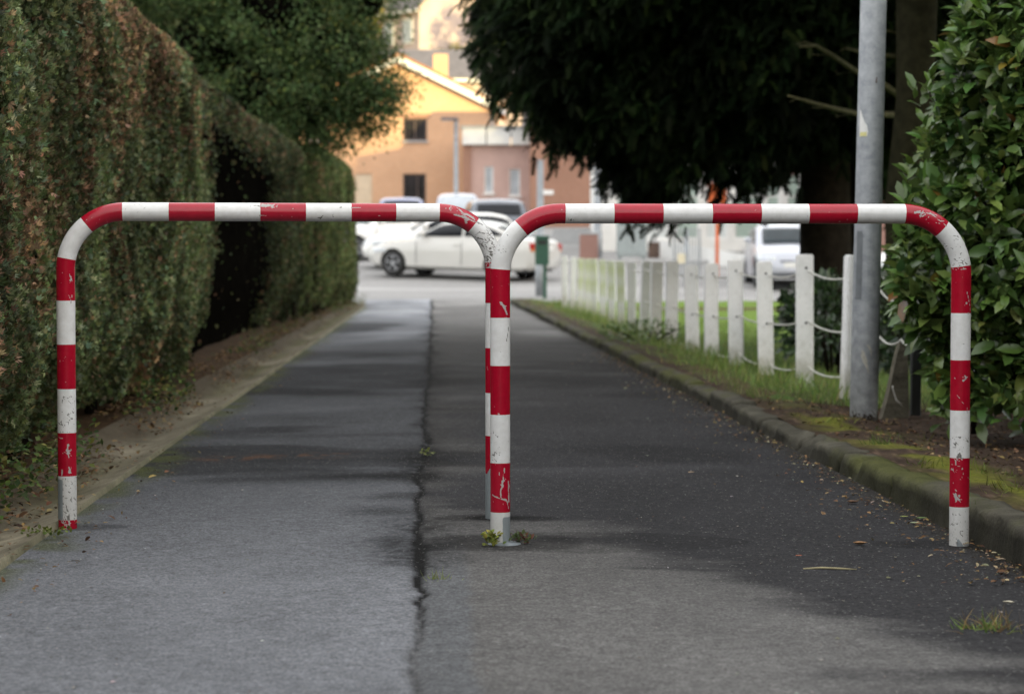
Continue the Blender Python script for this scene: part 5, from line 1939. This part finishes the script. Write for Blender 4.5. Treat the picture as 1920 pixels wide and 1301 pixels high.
def make_car(label, cat, name, loc, heading, L, W, H, pm, hood, roof, sill=.20, belt_in=.04, tumble=.16, wr=.325, wb=None, group=None, lights=True, windscreen=None, roofrails=False):
    """local +X is forward; hood: (x, z) of the lower body's top line; roof: (x, z) of the cabin"""
    o = empty(name, loc, label, cat, group, heading)
    h = L / 2
    ns = 46
    xs_ = np.concatenate([np.linspace(-h, -h + .3, 9), np.linspace(-h + .36, h - .36, ns - 18), np.linspace(h - .3, h, 9)])
    top = smooth_interp(xs_, hood)
    e = np.minimum(h - xs_, xs_ + h)
    half = W / 2 * (1 - .22 * np.exp(-e / .20) - .05 * np.exp(-e / .7))
    bot = sill + .14 * np.exp(-e / .18)
    V_, F_ = [], []
    for x, t, w, b in zip(xs_, top, half, bot):
        mid = b + (t - b) * .55
        ring = [(0, b), (w * .86, b), (w * .97, b + .07), (w, mid), (w * .985, t - .16 * (t - b) - .02), (w - belt_in - .03, t - .03), (w * .72, t + .005), (0, t + .025)]
        full = ring + [(-y, z) for y, z in ring[-2:0:-1]]
        V_ += [(x, y, z) for y, z in full]
    k = 14
    for i in range(len(xs_) - 1):
        for j in range(k):
            j2 = (j + 1) % k
            F_.append((i * k + j, (i + 1) * k + j, (i + 1) * k + j2, i * k + j2))
    F_.append(tuple(range(k))); F_.append(tuple(range((len(xs_) - 1) * k + k - 1, (len(xs_) - 1) * k - 1, -1)))
    me = bpy.data.meshes.new('body_shell')
    me.from_pydata(V_, [], F_)
    bm = bmesh.new(); bm.from_mesh(me)
    bmesh.ops.recalc_face_normals(bm, faces=bm.faces)
    bm.to_mesh(me); bm.free()
    wb = wb or L * .59
    fx, rx = wb * .53, -wb * .47
    # wheel arches cut out of the shell
    cut = MB()
    for x in (fx, rx):
        cut.lathe((x, 0, wr), [(0, -W), (wr + .055, -W), (wr + .055, W), (0, W)], 32, axis='Y')
    co = cut.build('cutter', M_black)
    bmc = bmesh.new(); bmc.from_mesh(co.data); bmesh.ops.remove_doubles(bmc, verts=bmc.verts, dist=1e-5); bmesh.ops.recalc_face_normals(bmc, faces=bmc.faces); bmc.to_mesh(co.data); bmc.free()
    tmp = link(bpy.data.objects.new('tmp', me))
    bo = tmp.modifiers.new('b', 'BOOLEAN'); bo.operation = 'DIFFERENCE'; bo.object = co; bo.solver = 'EXACT'
    dg = bpy.context.evaluated_depsgraph_get()
    me2 = bpy.data.meshes.new_from_object(tmp.evaluated_get(dg))
    bpy.data.objects.remove(tmp); bpy.data.objects.remove(co)
    me2.materials.clear(); me2.materials.append(pm)
    me2.polygons.foreach_set('use_smooth', [True] * len(me2.polygons))
    body = link(bpy.data.objects.new('body', me2)); body.parent = o
    es = body.modifiers.new('es', 'EDGE_SPLIT'); es.split_angle = R(42)
    # cabin
    bl = lambda x: float(smooth_interp(np.array([x]), hood)[0])
    xr = [p[0] for p in roof]
    xc = np.linspace(min(xr), max(xr), 30)
    zr_ = smooth_interp(xc, roof)
    zr_[0], zr_[-1] = bl(xc[0]) - .01, bl(xc[-1]) - .01
    wb_ = W / 2 - belt_in - .02

    def wy(x, z):
        b0 = bl(x)
        t = max(0, (z - b0)) / max(.05, H - b0)
        ex = min(x - xc[0], xc[-1] - x)
        return (wb_ - tumble * t) * (1 - .10 * math.exp(-max(ex, 0) / .25))
    V_, F_ = [], []
    for x, z in zip(xc, zr_):
        b0 = bl(x) - .05
        zt_ = max(z, b0 + .03)
        ring = [(wy(x, b0 + .05), b0), (wy(x, b0 + (zt_ - b0) * .5), b0 + (zt_ - b0) * .5), (wy(x, zt_ - .05), max(b0 + .01, zt_ - .07)), (wy(x, zt_) * .84, zt_ - .012), (0, zt_ + .012)]
        full = ring + [(-y, q) for y, q in ring[-2::-1]]
        V_ += [(x, y, q) for y, q in full]
    k = 9
    for i in range(len(xc) - 1):
        for j in range(k - 1):
            F_.append((i * k + j, i * k + j + 1, (i + 1) * k + j + 1, (i + 1) * k + j))
    mb = MB(); mb.add(V_, F_)
    cb = mb.build('cabin', pm, o, world=False, smooth=True)
    # glass: side windows follow the cabin; windscreen and rear window lie on the sloping ends
    rz = lambda x: float(np.interp(x, xc, zr_))
    xs0, xs1 = min(xr), max(xr)
    roofz = H - .085

    def side(xa, xb, nm, s):
        n_ = 12
        mb = MB()
        q = []
        for i in range(n_ + 1):
            x = xa + (xb - xa) * i / n_
            zt_ = min(rz(x) - .085, roofz); zb_ = bl(x) + .045
            zt_ = max(zt_, zb_ + .004)
            for z in (zb_, (zb_ + zt_) / 2, zt_):
                q.append((x, s * (wy(x, z) + .007), z))
        mb.add(q, [f for i in range(n_) for f in ((i * 3, i * 3 + 3, i * 3 + 4, i * 3 + 1), (i * 3 + 1, i * 3 + 4, i * 3 + 5, i * 3 + 2))])
        g = mb.build(nm, M_cglass, o, world=False, smooth=True)
        md = g.modifiers.new('t', 'SOLIDIFY'); md.thickness = .006
    span = xs1 - xs0
    mid = xs0 + span * .50
    for s in (1, -1):
        side(xs1 - .30, mid + .04, 'front_side_window', s)
        side(mid - .03, xs0 + .30, 'rear_side_window', s)

    def endglass(x_low, x_high, nm, mat, sgn):
        q = []
        n_ = 8
        for i in range(n_ + 1):
            t = i / n_
            x = x_low + (x_high - x_low) * t
            z = rz(x)
            for j in range(9):
                u = -1 + 2 * j / 8
                w = wy(x, z) * .86
                q.append((x + sgn * .014, u * w * .97, z + .016 - .010 * u * u))
        mb = MB()
        mb.add(q, [(i * 9 + j, i * 9 + j + 1, (i + 1) * 9 + j + 1, (i + 1) * 9 + j) for i in range(n_) for j in range(8)])
        g = mb.build(nm, mat, o, world=False, smooth=True)
        md = g.modifiers.new('t', 'SOLIDIFY'); md.thickness = .008; md.offset = 0
    zs_roof = [p for p in roof if p[1] > H - .12]
    endglass(xs1 - .05, max(p[0] for p in zs_roof) + .04, 'windscreen', windscreen or M_cglassb, 1)
    endglass(xs0 + .05, min(p[0] for p in zs_roof) - .04, 'rear_window', M_cglass, -1)
    # wheels
    for x in (fx, rx):
        for s in (1, -1):
            wl = link(bpy.data.objects.new('wheel', None)); wl.parent = o
            wl.location = (x, s * (W / 2 - .115), wr); wl.empty_display_size = .1
            mb = MB()
            mb.lathe((0, 0, 0), [(wr * .64, -.10), (wr * .93, -.105), (wr, -.07), (wr, .07), (wr * .93, .105), (wr * .64, .10)], 36, axis='Y')
            mb.build('tyre', M_tyre, wl, world=False, smooth=True)
            mb = MB()
            mb.lathe((0, 0, 0), [(wr * .66, -.095), (wr * .66, .095), (wr * .60, .10), (wr * .58, .06), (wr * .58, -.06)], 32, axis='Y')
            mb.lathe((0, s * .075, 0), [(0, -.02), (.055, -.02), (.055, .012), (.0, .016)], 16, axis='Y')
            for q in range(5):
                a = 2 * pi * q / 5 + .3
                for dd in (-.10, .10):
                    p1 = Vector((math.cos(a) * .05, s * .075, math.sin(a) * .05)); p2 = Vector((math.cos(a + dd) * wr * .6, s * .085, math.sin(a + dd) * wr * .6))
                    mb.tube([p1, p2], [.020, .016], 6)
            mb.build('rim', M_rim, wl, world=False)
            mb = MB(); mb.lathe((0, s * .02, 0), [(0, -.01), (wr * .57, -.01), (wr * .57, .01), (0, .01)], 24, axis='Y')
            mb.build('brake_disc', M_black, wl, world=False)
    # lamps, grille, mirrors, handles, plates, seams
    zf = bl(h - .15)
    for s in (1, -1):
        mb = MB()
        q = []
        for i in range(7):
            for j in range(5):
                u, v = i / 6, j / 4
                x = h - .04 - .55 * u * u * 1.0 - .02
                y = s * (W / 2 * .50 + W / 2 * .46 * min(1, u * 1.5) - .01)
                z = zf - .17 + .05 * u + .13 * v * (1 - .3 * u)
                ee = min(h - x, x + h)
                ylim = W / 2 * (1 - .22 * math.exp(-ee / .20) - .05 * math.exp(-ee / .7)) + .010
                q.append((x + .015 * math.sin(v * pi), s * min(abs(y), ylim) , z))
        mb.add(q, [(i * 5 + j, (i + 1) * 5 + j, (i + 1) * 5 + j + 1, i * 5 + j + 1) for i in range(6) for j in range(4)])
        g = mb.build('headlight', M_lens, o, world=False, smooth=True)
        md = g.modifiers.new('t', 'SOLIDIFY'); md.thickness = .03; md.offset = 0
        mb = MB()
        zt2 = bl(-h + .12) - .16
        ee = .10
        ylim = W / 2 * (1 - .22 * math.exp(-ee / .20) - .05 * math.exp(-ee / .7))
        mb.bevbox((-h + .10, s * (ylim - .10), zt2), (.20, .24, .15), .02)
        g = mb.build('taillight', M_red, o, world=False)
        mb = MB(); mb.bevbox((-h + .10, s * (ylim - .10), zt2 - .10), (.196, .236, .045), .012)
        mb.build('indicator', M_amber, o, world=False)
        mb = MB()
        xm = xs1 - .38
        zm = bl(xm) + .10
        mb.lathe((xm, s * (W / 2 + .06), zm), [(0, -.065), (.06, -.055), (.085, 0), (.07, .05), (0, .065)], 14)
        mb.tube([(xm, s * (W / 2 - .08), zm - .06), (xm, s * (W / 2 + .05), zm - .02)], .018, 6)
        mb.build('mirror', pm, o, world=False, smooth=True)
        for xh in (mid + .02 + .12, mid - .85):
            mb = MB(); mb.bevbox((xh, s * (W / 2 - .004), bl(xh) - .15), (.17, .022, .028), .006); mb.build('door_handle', pm, o, world=False)
        mb = MB()
        for xd in (xs1 - .20, mid, xs0 + .42):
            zt3 = bl(xd) - .08
            mb.box((xd, s * (W / 2 - .0), (sill + .12 + zt3) / 2), (.010, .006, zt3 - sill - .12))
        mb.build('door_seam', M_black, o, world=False)
    mb = MB()
    mb.bevbox((h - .035, 0, zf - .20), (.06, W * .40, .15), .02)
    mb.bevbox((h - .045, 0, sill + .17), (.06, W * .62, .12), .02)
    mb.build('grille', M_black, o, world=False)
    mb = MB(); mb.bevbox((h - .0, 0, sill + .30), (.02, .50, .11), .004); mb.build('number_plate', M_plate, o, world=False)
    mb = MB(); mb.bevbox((-h + .0, 0, bl(-h + .12) - .20), (.02, .50, .11), .004); mb.build('number_plate', M_plate, o, world=False)
    mb = MB()
    mb.box((0, 0, sill + .06), (L * .9, W * .80, .10)); mb.build('underbody', M_black, o, world=False)
    return o


M_cw = paint('white_paint', (.80, .80, .78))
M_cwshade = paint('shaded_white_paint', (.56, .555, .53))  # white paint greyed for the shaded side of the saloon
M_csil = paint('silver_blue_paint', (.44, .46, .52), .3, .1)
M_cdark = paint('dark_blue_grey_paint', (.13, .145, .175), .25, .2)
M_cblue = paint('violet_blue_paint', (.17, .19, .34), .3)

SED_H = [(2.35, .50), (2.30, .64), (2.05, .76), (1.3, .90), (.85, .95), (0, .96), (-1.2, 1.0), (-1.7, 1.03), (-2.2, 1.0), (-2.32, .90), (-2.35, .7)]
SED_R = [(1.05, .95), (.25, 1.36), (-.2, 1.415), (-.7, 1.40), (-1.15, 1.30), (-1.85, 1.02)]


def gp(px, py, y):
    p = at(px, py, y)
    return (p.x, y, float(gz(p.x, y)) + .006)


# sedan parked across the end of the lane, nose to the left
f_, r_ = at(769, 512, 53.2), at(983, 523, 51.8)
mid_ = (Vector((f_.x, 53.2, 0)) + Vector((r_.x, 51.8, 0))) / 2
hd = math.atan2(53.2 - 51.8, f_.x - r_.x)
car = make_car('white four-door saloon parked broadside across the far end of the lane', 'car', 'saloon_car', (mid_.x - .08, mid_.y, float(gz(0, mid_.y)) + .006), hd, 4.62, 1.80, 1.415, M_cwshade, SED_H, SED_R, wr=.315, wb=2.85)
car.rotation_euler[1] = -.065 * math.sin(hd) * 1.0
HAT_H = [(2.0, .48), (1.95, .66), (1.75, .80), (1.1, .94), (.6, .98), (-1.5, 1.02), (-1.92, .98), (-2.0, .7)]
HAT_R = [(.85, .98), (.15, 1.38), (-.3, 1.46), (-1.2, 1.45), (-1.55, 1.38), (-1.93, 1.0)]
q = gp(737, 490, 56.2)
make_car('white car parked just behind the saloon, only its bonnet showing', 'car', 'white_car', (q[0] + 1.30, 56.2, q[2]), R(186), 4.2, 1.76, 1.44, M_cw, [(x * 1.05, z) for x, z in HAT_H], [(x * 1.05, z - .02) for x, z in HAT_R], wr=.31)
q = gp(690, 480, 59.5)
make_car('white car with dark lower front at the hedge end, leftmost of the parked cars', 'car', 'white_car', (q[0] + .35, 60.2, q[2]), R(212), 4.1, 1.76, 1.46, M_cw, HAT_H, HAT_R, wr=.32)
MPV_H = [(2.2, .5), (2.15, .78), (1.9, .92), (1.2, 1.04), (.8, 1.06), (-1.9, 1.08), (-2.12, 1.0), (-2.2, .7)]
MPV_R = [(1.15, 1.06), (.35, 1.50), (-.1, 1.57), (-1.5, 1.56), (-1.85, 1.48), (-2.10, 1.06)]
q = gp(927, 470, 60.0)
make_car('dark people carrier with silver roof edge seen from behind the saloon', 'car', 'people_carrier', (q[0] - .08, 61.9, float(gz(0, 61.9)) + .006), R(96), 4.4, 1.82, 1.57, M_cdark, MPV_H, MPV_R, wr=.33)
q = gp(745, 400, 67)
make_car('violet-blue car half hidden behind the white cars near the house door', 'car', 'blue_car', (q[0], 69, float(gz(0, 69)) + .006), R(94), 4.0, 1.70, 1.46, M_cblue, HAT_H, HAT_R, wr=.31)
q = gp(858, 400, 72)
make_car('pale small car parked against the brick house, left of the dark people carrier', 'car', 'small_car', (q[0], 72, float(gz(0, 72)) + .006), R(-88), 3.9, 1.68, 1.58, paint('pale_lilac_paint', (.42, .44, .52)), [(x * .97, z) for x, z in HAT_H], [(x * .97, z + .12 * (z > 1.2)) for x, z in HAT_R], wr=.30, windscreen=M_paleglass)
q = at(1470, 500, 48.5)
make_car('silver-blue hatchback facing the viewer, half hidden by the conifer trunk', 'car', 'hatchback', (q.x + .22, 50.0, float(gz(0, 49.6)) + .006), R(-91), 4.0, 1.72, 1.47, M_csil, HAT_H, HAT_R, wr=.32, windscreen=M_cglassb)
q = at(1690, 480, 46)
make_car('white car glimpsed between the lamp post and the laurel', 'car', 'white_car', (q.x + 1.4, 48.0, float(gz(0, 48)) + .006), R(190), 4.1, 1.74, 1.46, M_cw, HAT_H, HAT_R, wr=.31)

# ------------------------------------------------------------------ street furniture in the distance


def pole(label, name, px, pytop, y, rad, cat, head=None, mat=None):
    p = at(px, pytop, y)
    z0 = float(gz(p.x, y)) if y > 43 else .08
    o = empty(name, (p.x, y, z0), label, cat)
    mb = MB()
    mb.tube([(p.x, y, z0 - .1), (p.x, y, z0 + .7), (p.x, y, z0 + .72), (p.x, y, p.z)], [rad * 1.25, rad * 1.25, rad, rad * .8], 14)
    mb.build('pole', mat or M_galv, o, smooth=True)
    return o, p


o, p = pole('slim grey street lamp with a flat head in front of the gabled house', 'street_lamp', 855, 226, 74, .085, 'street lamp')
mb = MB()
mb.bevbox((p.x - .22, 74, p.z + .05), (.62, .22, .10), .03)
mb.build('lamp_head', simple('lamp_housing', (.12, .10, .10), .5), o)
mb = MB(); mb.bevbox((p.x - .28, 74, p.z - .008), (.38, .17, .02), .004); mb.build('lamp_lens', M_lens, o)
o, p = pole('grey steel pole rising behind the green litter bin', 'sign_pole', 1013, 300, 46.5, .085, 'pole')
o, p = pole('grey steel pole beside the brick planter', 'lamp_pole', 1121, 190, 60.5, .105, 'pole')
mb = MB(); mb.tube([p, p + Vector((0, 0, .3)), p + Vector((-.5, -.2, .6)), p + Vector((-1.1, -.4, .68))], [.07, .06, .05, .04], 10); mb.build('arm', M_galv, o, smooth=True)

M_green = simple('dark_green_enamel', (.028, .085, .058), .45, .2, 8)
q = at(1016, 520, 45.5)
z0 = float(gz(q.x, 45.3))
o = empty('litter_bin', (q.x, 45.3, z0), 'green litter bin on a post beside the parked saloon', 'litter bin')
zt_, zb_ = at(0, 446, 45.3).z, at(0, 497, 45.3).z
mb = MB(); mb.bevbox((q.x, 45.3, (zt_ + zb_) / 2), (.30, .28, zt_ - zb_), .03)
mb.build('bin', M_green, o)
mb = MB(); mb.bevbox((q.x, 45.3, zt_ + .02), (.33, .31, .05), .02); mb.build('lid', M_green, o)
mb = MB(); mb.box((q.x, 45.3 - .146, zt_ - .10), (.20, .012, .07)); mb.build('slot', M_black, o)
mb = MB(); mb.tube([(q.x + .06, 45.3, z0 - .05), (q.x + .06, 45.3, zb_ + .01)], .045, 10); mb.build('post', M_green, o)

# brick planter, terrace steps, cabinets, railing, low wall
q = at(1104, 468, 59)
z0 = float(gz(q.x, 59))
o = empty('brick_planter', (q.x, 59, z0), 'pinkish brick planter at the foot of the terrace steps', 'planter')
hh = at(0, 438, 59).z - z0
mb = MB(); mb.bevbox((q.x, 59, z0 + hh / 2 - .02), (.50, .5, hh), .02); mb.build('box', M_brickpink, o)
mb = MB(); mb.bevbox((q.x, 59, z0 + hh), (.54, .54, .05), .012); mb.build('coping', M_concr, o)
q = at(1232, 470, 60.5)
z0 = float(gz(q.x, 60.5))
o = empty('wooden_planter', (q.x, 60.5, z0), 'low brown wooden planter box right of the grey cabinet', 'planter')
mb = MB(); mb.bevbox((q.x, 60.5, z0 + .2), (.5, .4, .46), .015); mb.build('box', simple('brown_wood', (.10, .065, .05), .8, .25, 8), o)
mb = MB(); mb.box((q.x, 60.5, z0 + .40), (.44, .34, .08)); mb.build('soil', M_bark, o)

# steps climbing to the right of the pink annex
q0 = at(1022, 470, 70); q1 = at(1118, 470, 70)
o = empty('terrace_steps', (q0.x + .7, 68, 1.3), 'grey concrete steps in front of the red brick building', 'steps')
for i in range(7):
    y = 66.5 + i * .9
    zt_ = at(0, 472 - i * 7.2, y).z
    a, b = at(1020 + i * 3, 0, y).x, at(1118, 0, y).x
    mb = MB(); mb.bevbox(((a + b) / 2, y + .44, zt_ / 2 + .2), (b - a, .88, zt_ - .4), .02)
    mb.build('step', M_concr, o)

q = at(1184, 470, 58)
z0 = float(gz(q.x, 58))
o = empty('grey_cabinet', (q.x, 58, z0), 'grey metal utility cabinet with two doors on short legs', 'cabinet')
w_, zt_ = 55 / FPX * 58, at(0, 416, 58).z
M_cab = simple('cabinet_grey', (.30, .34, .345), .55, .1, 6)
mb = MB(); mb.bevbox((q.x, 58, (z0 + .18 + zt_) / 2), (w_, .45, zt_ - z0 - .18), .02); mb.build('case', M_cab, o)
for s in (-1, 1):
    mb = MB(); mb.bevbox((q.x + s * w_ * .243, 58 - .232, (z0 + .22 + zt_) / 2 - .02), (w_ * .46, .02, zt_ - z0 - .32), .008); mb.build('door', M_cab, o)
    mb = MB(); mb.box((q.x + s * w_ * .40, 58, z0 + .08), (.08, .35, .24)); mb.build('leg', M_cab, o)
mb = MB(); mb.bevbox((q.x, 58, zt_ + .02), (w_ + .06, .5, .05), .015); mb.build('top', M_cab, o)

# pedestrian railing
q0, q1 = at(1264, 480, 52), at(1312, 480, 52)
z0 = float(gz(q0.x, 52))
o = empty('railing', ((q0.x + q1.x) / 2, 52, z0), 'short grey railing panel with vertical bars beyond the lawn', 'railing')
zt_ = at(0, 430, 52).z
mb = MB(); mb.tube([(q0.x, 52, z0 - .1), (q0.x, 52, zt_), (q1.x, 52, zt_), (q1.x, 52, z0 - .1)], .03, 8); mb.build('frame', M_grey, o)
mb = MB()
for i in range(1, 9):
    x = q0.x + (q1.x - q0.x) * i / 9
    mb.tube([(x, 52, z0 + .14), (x, 52, zt_)], .014, 6)
mb.tube([(q0.x, 52, z0 + .14), (q1.x, 52, z0 + .14)], .02, 6)
mb.build('bars', M_grey, o)
q = at(1300, 470, 50.5)
o, p = pole('short grey steel pole behind the white posts', 'sign_pole', 1287, 432, 49.5, .05, 'pole')
mb = MB(); mb.bevbox((p.x - .12, 49.5 - .07, at(0, 485, 49.5).z), (.18, .02, .22), .006); mb.build('small_plate', simple('cream_plate', (.66, .60, .44), .6, .1), o)

# white ramp wall and tall orange sign
a, b = at(1215, 478, 61), at(1420, 500, 55)
mb = MB()
za, zb2 = at(0, 446, 61).z, at(0, 482, 55).z
vs = [(a.x, 61, .6), (b.x, 55, .1), (b.x, 55, zb2), (a.x, 61, za), (a.x + .05, 61.25, .6), (b.x + .05, 55.25, .1), (b.x + .05, 55.25, zb2), (a.x + .05, 61.25, za)]
mb.add(vs, [(0, 1, 2, 3), (7, 6, 5, 4), (3, 2, 6, 7), (1, 5, 6, 2), (4, 0, 3, 7)])
tag(mb.build('ramp_wall', M_fascia), 'low white wall sloping along the ramp in front of the shop', 'wall')
p = at(1345, 345, 53)
z0 = float(gz(p.x, 53))
o = empty('orange_sign', (p.x, 53, z0), 'orange sign board on an orange post in front of the shop', 'sign')
M_or = simple('orange_paint', (.62, .13, .03), .5, .08, 5)
mb = MB(); mb.tube([(p.x, 53, z0 - .1), (p.x, 53, at(0, 380, 53).z)], .045, 10); mb.build('post', M_or, o)
mb = MB(); mb.bevbox((p.x, 53, (at(0, 348, 53).z + at(0, 378, 53).z) / 2), (.46, .07, at(0, 338, 53).z - at(0, 378, 53).z), .02); mb.build('board', M_or, o)
# kerb line across the street
mb = MB()
y_ = 57.6
for i in range(20):
    x0_ = -.2 + i * .9
    mb.bevbox((x0_ + .44, y_ , float(gz(0, y_)) + .05), (.88, .14, .14), .02)
tag(mb.build('street_kerb', M_concr), 'pale kerb across the car park', 'kerb', kind='structure')

# ------------------------------------------------------------------ litter
rng = np.random.default_rng(401)
LC = [(.14, .075, .035), (.10, .055, .03), (.20, .13, .06), (.075, .045, .028), (.24, .16, .07)]
# along the foot of the left hedge and in the gutter
n = 9000
y = 5 + 36 * rng.random(n) ** 1.6
x = hedge_x(y) - .05 + .34 * rng.random(n) ** 1.6 + .10 * (fbm(y * 1.3, 0 * y, 2) - .3)
k = rng.random(n) < ss(.35, .6, fbm(y * 1.1, x * 3, 6))
x, y = x[k], y[k]; n = len(x)
P = np.stack([x, y, gz(0, y) + .075 - .12 * np.clip((x - hedge_x(y)) / .35, 0, 1) + .02 * rng.random(n)], 1)
L = rng.uniform(.012, .04, n)
tag(cloud('leaf_litter', P, rdir(n) * [1, 1, .25], rdir(n) * .4 + [0, 0, 1], L, L * .55, *T_BROAD, pick(LC, n, .3), M_litter), 'brown dead leaves and needles along the foot of the hedge', 'leaf litter', kind='stuff')
n = 2600
y = 5 + 30 * rng.random(n) ** 1.8
x = lx(-1.60 + .62 * rng.random(n) ** 1.5, y)
P = np.stack([x, y, gz(0, y) + .012 + .01 * rng.random(n)], 1)
L = np.minimum(.005 + rng.exponential(.008, n), .04)
tag(cloud('gutter_litter', P, rdir(n) * [1, 1, .15], rdir(n) * .3 + [0, 0, 1], L, L * .55, *T_BROAD, pick(LC, n, .35), M_litter), 'twigs and leaf crumbs lying in the concrete gutter', 'leaf litter', kind='stuff')
# crumbs, leaf bits and grit along the right kerb
n = 1500
y = 5.6 + 14 * rng.random(n) ** 1.5
d = .02 + rng.exponential(.09, n)
x = lx(u_kerb(y) - d, y)
P = np.stack([x, y, gz(0, y) + .008 + .006 * rng.random(n)], 1)
L = rng.uniform(.006, .022, n) * (1 + .5 * (rng.random(n) < .1))
tag(cloud('kerb_litter', P, rdir(n) * [1, 1, .2], rdir(n) * .35 + [0, 0, 1], L, L * .6, *T_BROAD, pick(LC + [(.30, .27, .18)], n, .3), M_litter), 'leaf crumbs and grit gathered along the right kerb', 'leaf litter', kind='stuff')
# grit scattered over the lane
n = 1500
y = 4.0 + 12 * rng.random(n) ** 1.6
x = lx(rng.uniform(-1.15, 1.6, n), y)
P = np.stack([x, y, gz(0, y) + .009], 1)
L = np.minimum(.003 + rng.exponential(.0028, n), .014)
tag(cloud('grit', P, rdir(n) * [1, 1, .1], rdir(n) * .2 + [0, 0, 1], L, L * .8, *T_DIAM, pick([(.30, .28, .25), (.14, .12, .09), (.42, .40, .37), (.10, .06, .04)], n, .3), M_litter), 'small stones and crumbs scattered over the asphalt', 'grit', kind='stuff')
# mulch chips and dead leaves on the soil by the lamp post
n = 5000
y = rng.uniform(8, 12.6, n); d = rng.uniform(.16, 1.6, n)
x = lx(u_kerb(y) + d, y)
k = (rng.random(n) < ss(.35, .6, fbm(x * 6, y * 6, 6))) & ((d > .35) | (y > 9.5))
x, y = x[k], y[k]; n = len(x)
P = np.stack([x, y, verge_z(x, y) + .006], 1)
L = rng.uniform(.008, .03, n)
tag(cloud('soil_litter', P, rdir(n) * [1, 1, .3], rdir(n) * .5 + [0, 0, 1], L, L * .5, *T_BROAD, pick(LC + [(.05, .035, .028)] * 3, n, .35), M_litter), 'dark mulch crumbs and dead leaves on the soil by the lamp post', 'leaf litter', kind='stuff')

# single leaves and a stalk that can be told apart
def leaf(label, px, py, L, col, name='fallen_leaf', rz=None, curl=.25):
    g = G(px, py, .006)
    a = random.uniform(0, 2 * pi) if rz is None else rz
    m = MB()
    vs = []
    for t, w in ((0, .04), (.2, .55), (.45, .9), (.7, .7), (1, .03)):
        for sgn in (-1, 0, 1):
            x, y = (t - .5) * L, sgn * w * L * .32
            z = .007 + curl * L * (abs(sgn) * w * .35 + (t - .5) ** 2)
            vs.append((g.x + x * math.cos(a) - y * math.sin(a), g.y + x * math.sin(a) + y * math.cos(a), z))
    m.add(vs, [(i * 3 + j, i * 3 + 3 + j, i * 3 + 4 + j, i * 3 + 1 + j) for i in range(4) for j in range(2)])
    return tag(m.build(name, simple('leaf_skin', col, .7, .2, 80)), label, 'leaf', 'single leaves on the asphalt')


leaf('pale green fallen leaf, the lightest one near the right barrier foot', 1716, 981, .036, (.42, .48, .28), rz=.1)
leaf('green fallen leaf lying just behind the pale one by the right kerb', 1728, 972, .040, (.16, .24, .07), rz=.3)
leaf('yellow-green leaf left of the pale one by the right kerb', 1695, 969, .030, (.30, .34, .08), rz=.2)
leaf('curled tan leaf on dark asphalt left of the right barrier foot', 1613, 1021, .045, (.36, .20, .09), rz=.1, curl=.6)
leaf('brown curled leaf farther back near the right kerb', 1599, 943, .044, (.20, .11, .06), rz=.2, curl=.6)
leaf('cream leaf fragment above the grass tuft at the right corner', 1891, 1132, .030, (.58, .54, .42), rz=-.5, curl=.7)
leaf('small orange leaf crumb on the dark asphalt', 1498, 1042, .022, (.45, .12, .04), rz=.2)
leaf('beige leaf on the asphalt behind the right half of the near barrier', 1296, 886, .034, (.40, .28, .16), rz=.5)
g0, g1 = G(1506, 1066, .008), G(1606, 1067, .008)
m = MB(); m.tube([g0, g0.lerp(g1, .35) + Vector((0, .004, .003)), g0.lerp(g1, .7) + Vector((0, -.003, .002)), g1], [.0022, .003, .003, .0012], 6)
tag(m.build('dry_stalk', simple('straw', (.34, .30, .17), .8, .2, 60), smooth=True), 'thin dry stalk lying across the dark asphalt', 'stalk')
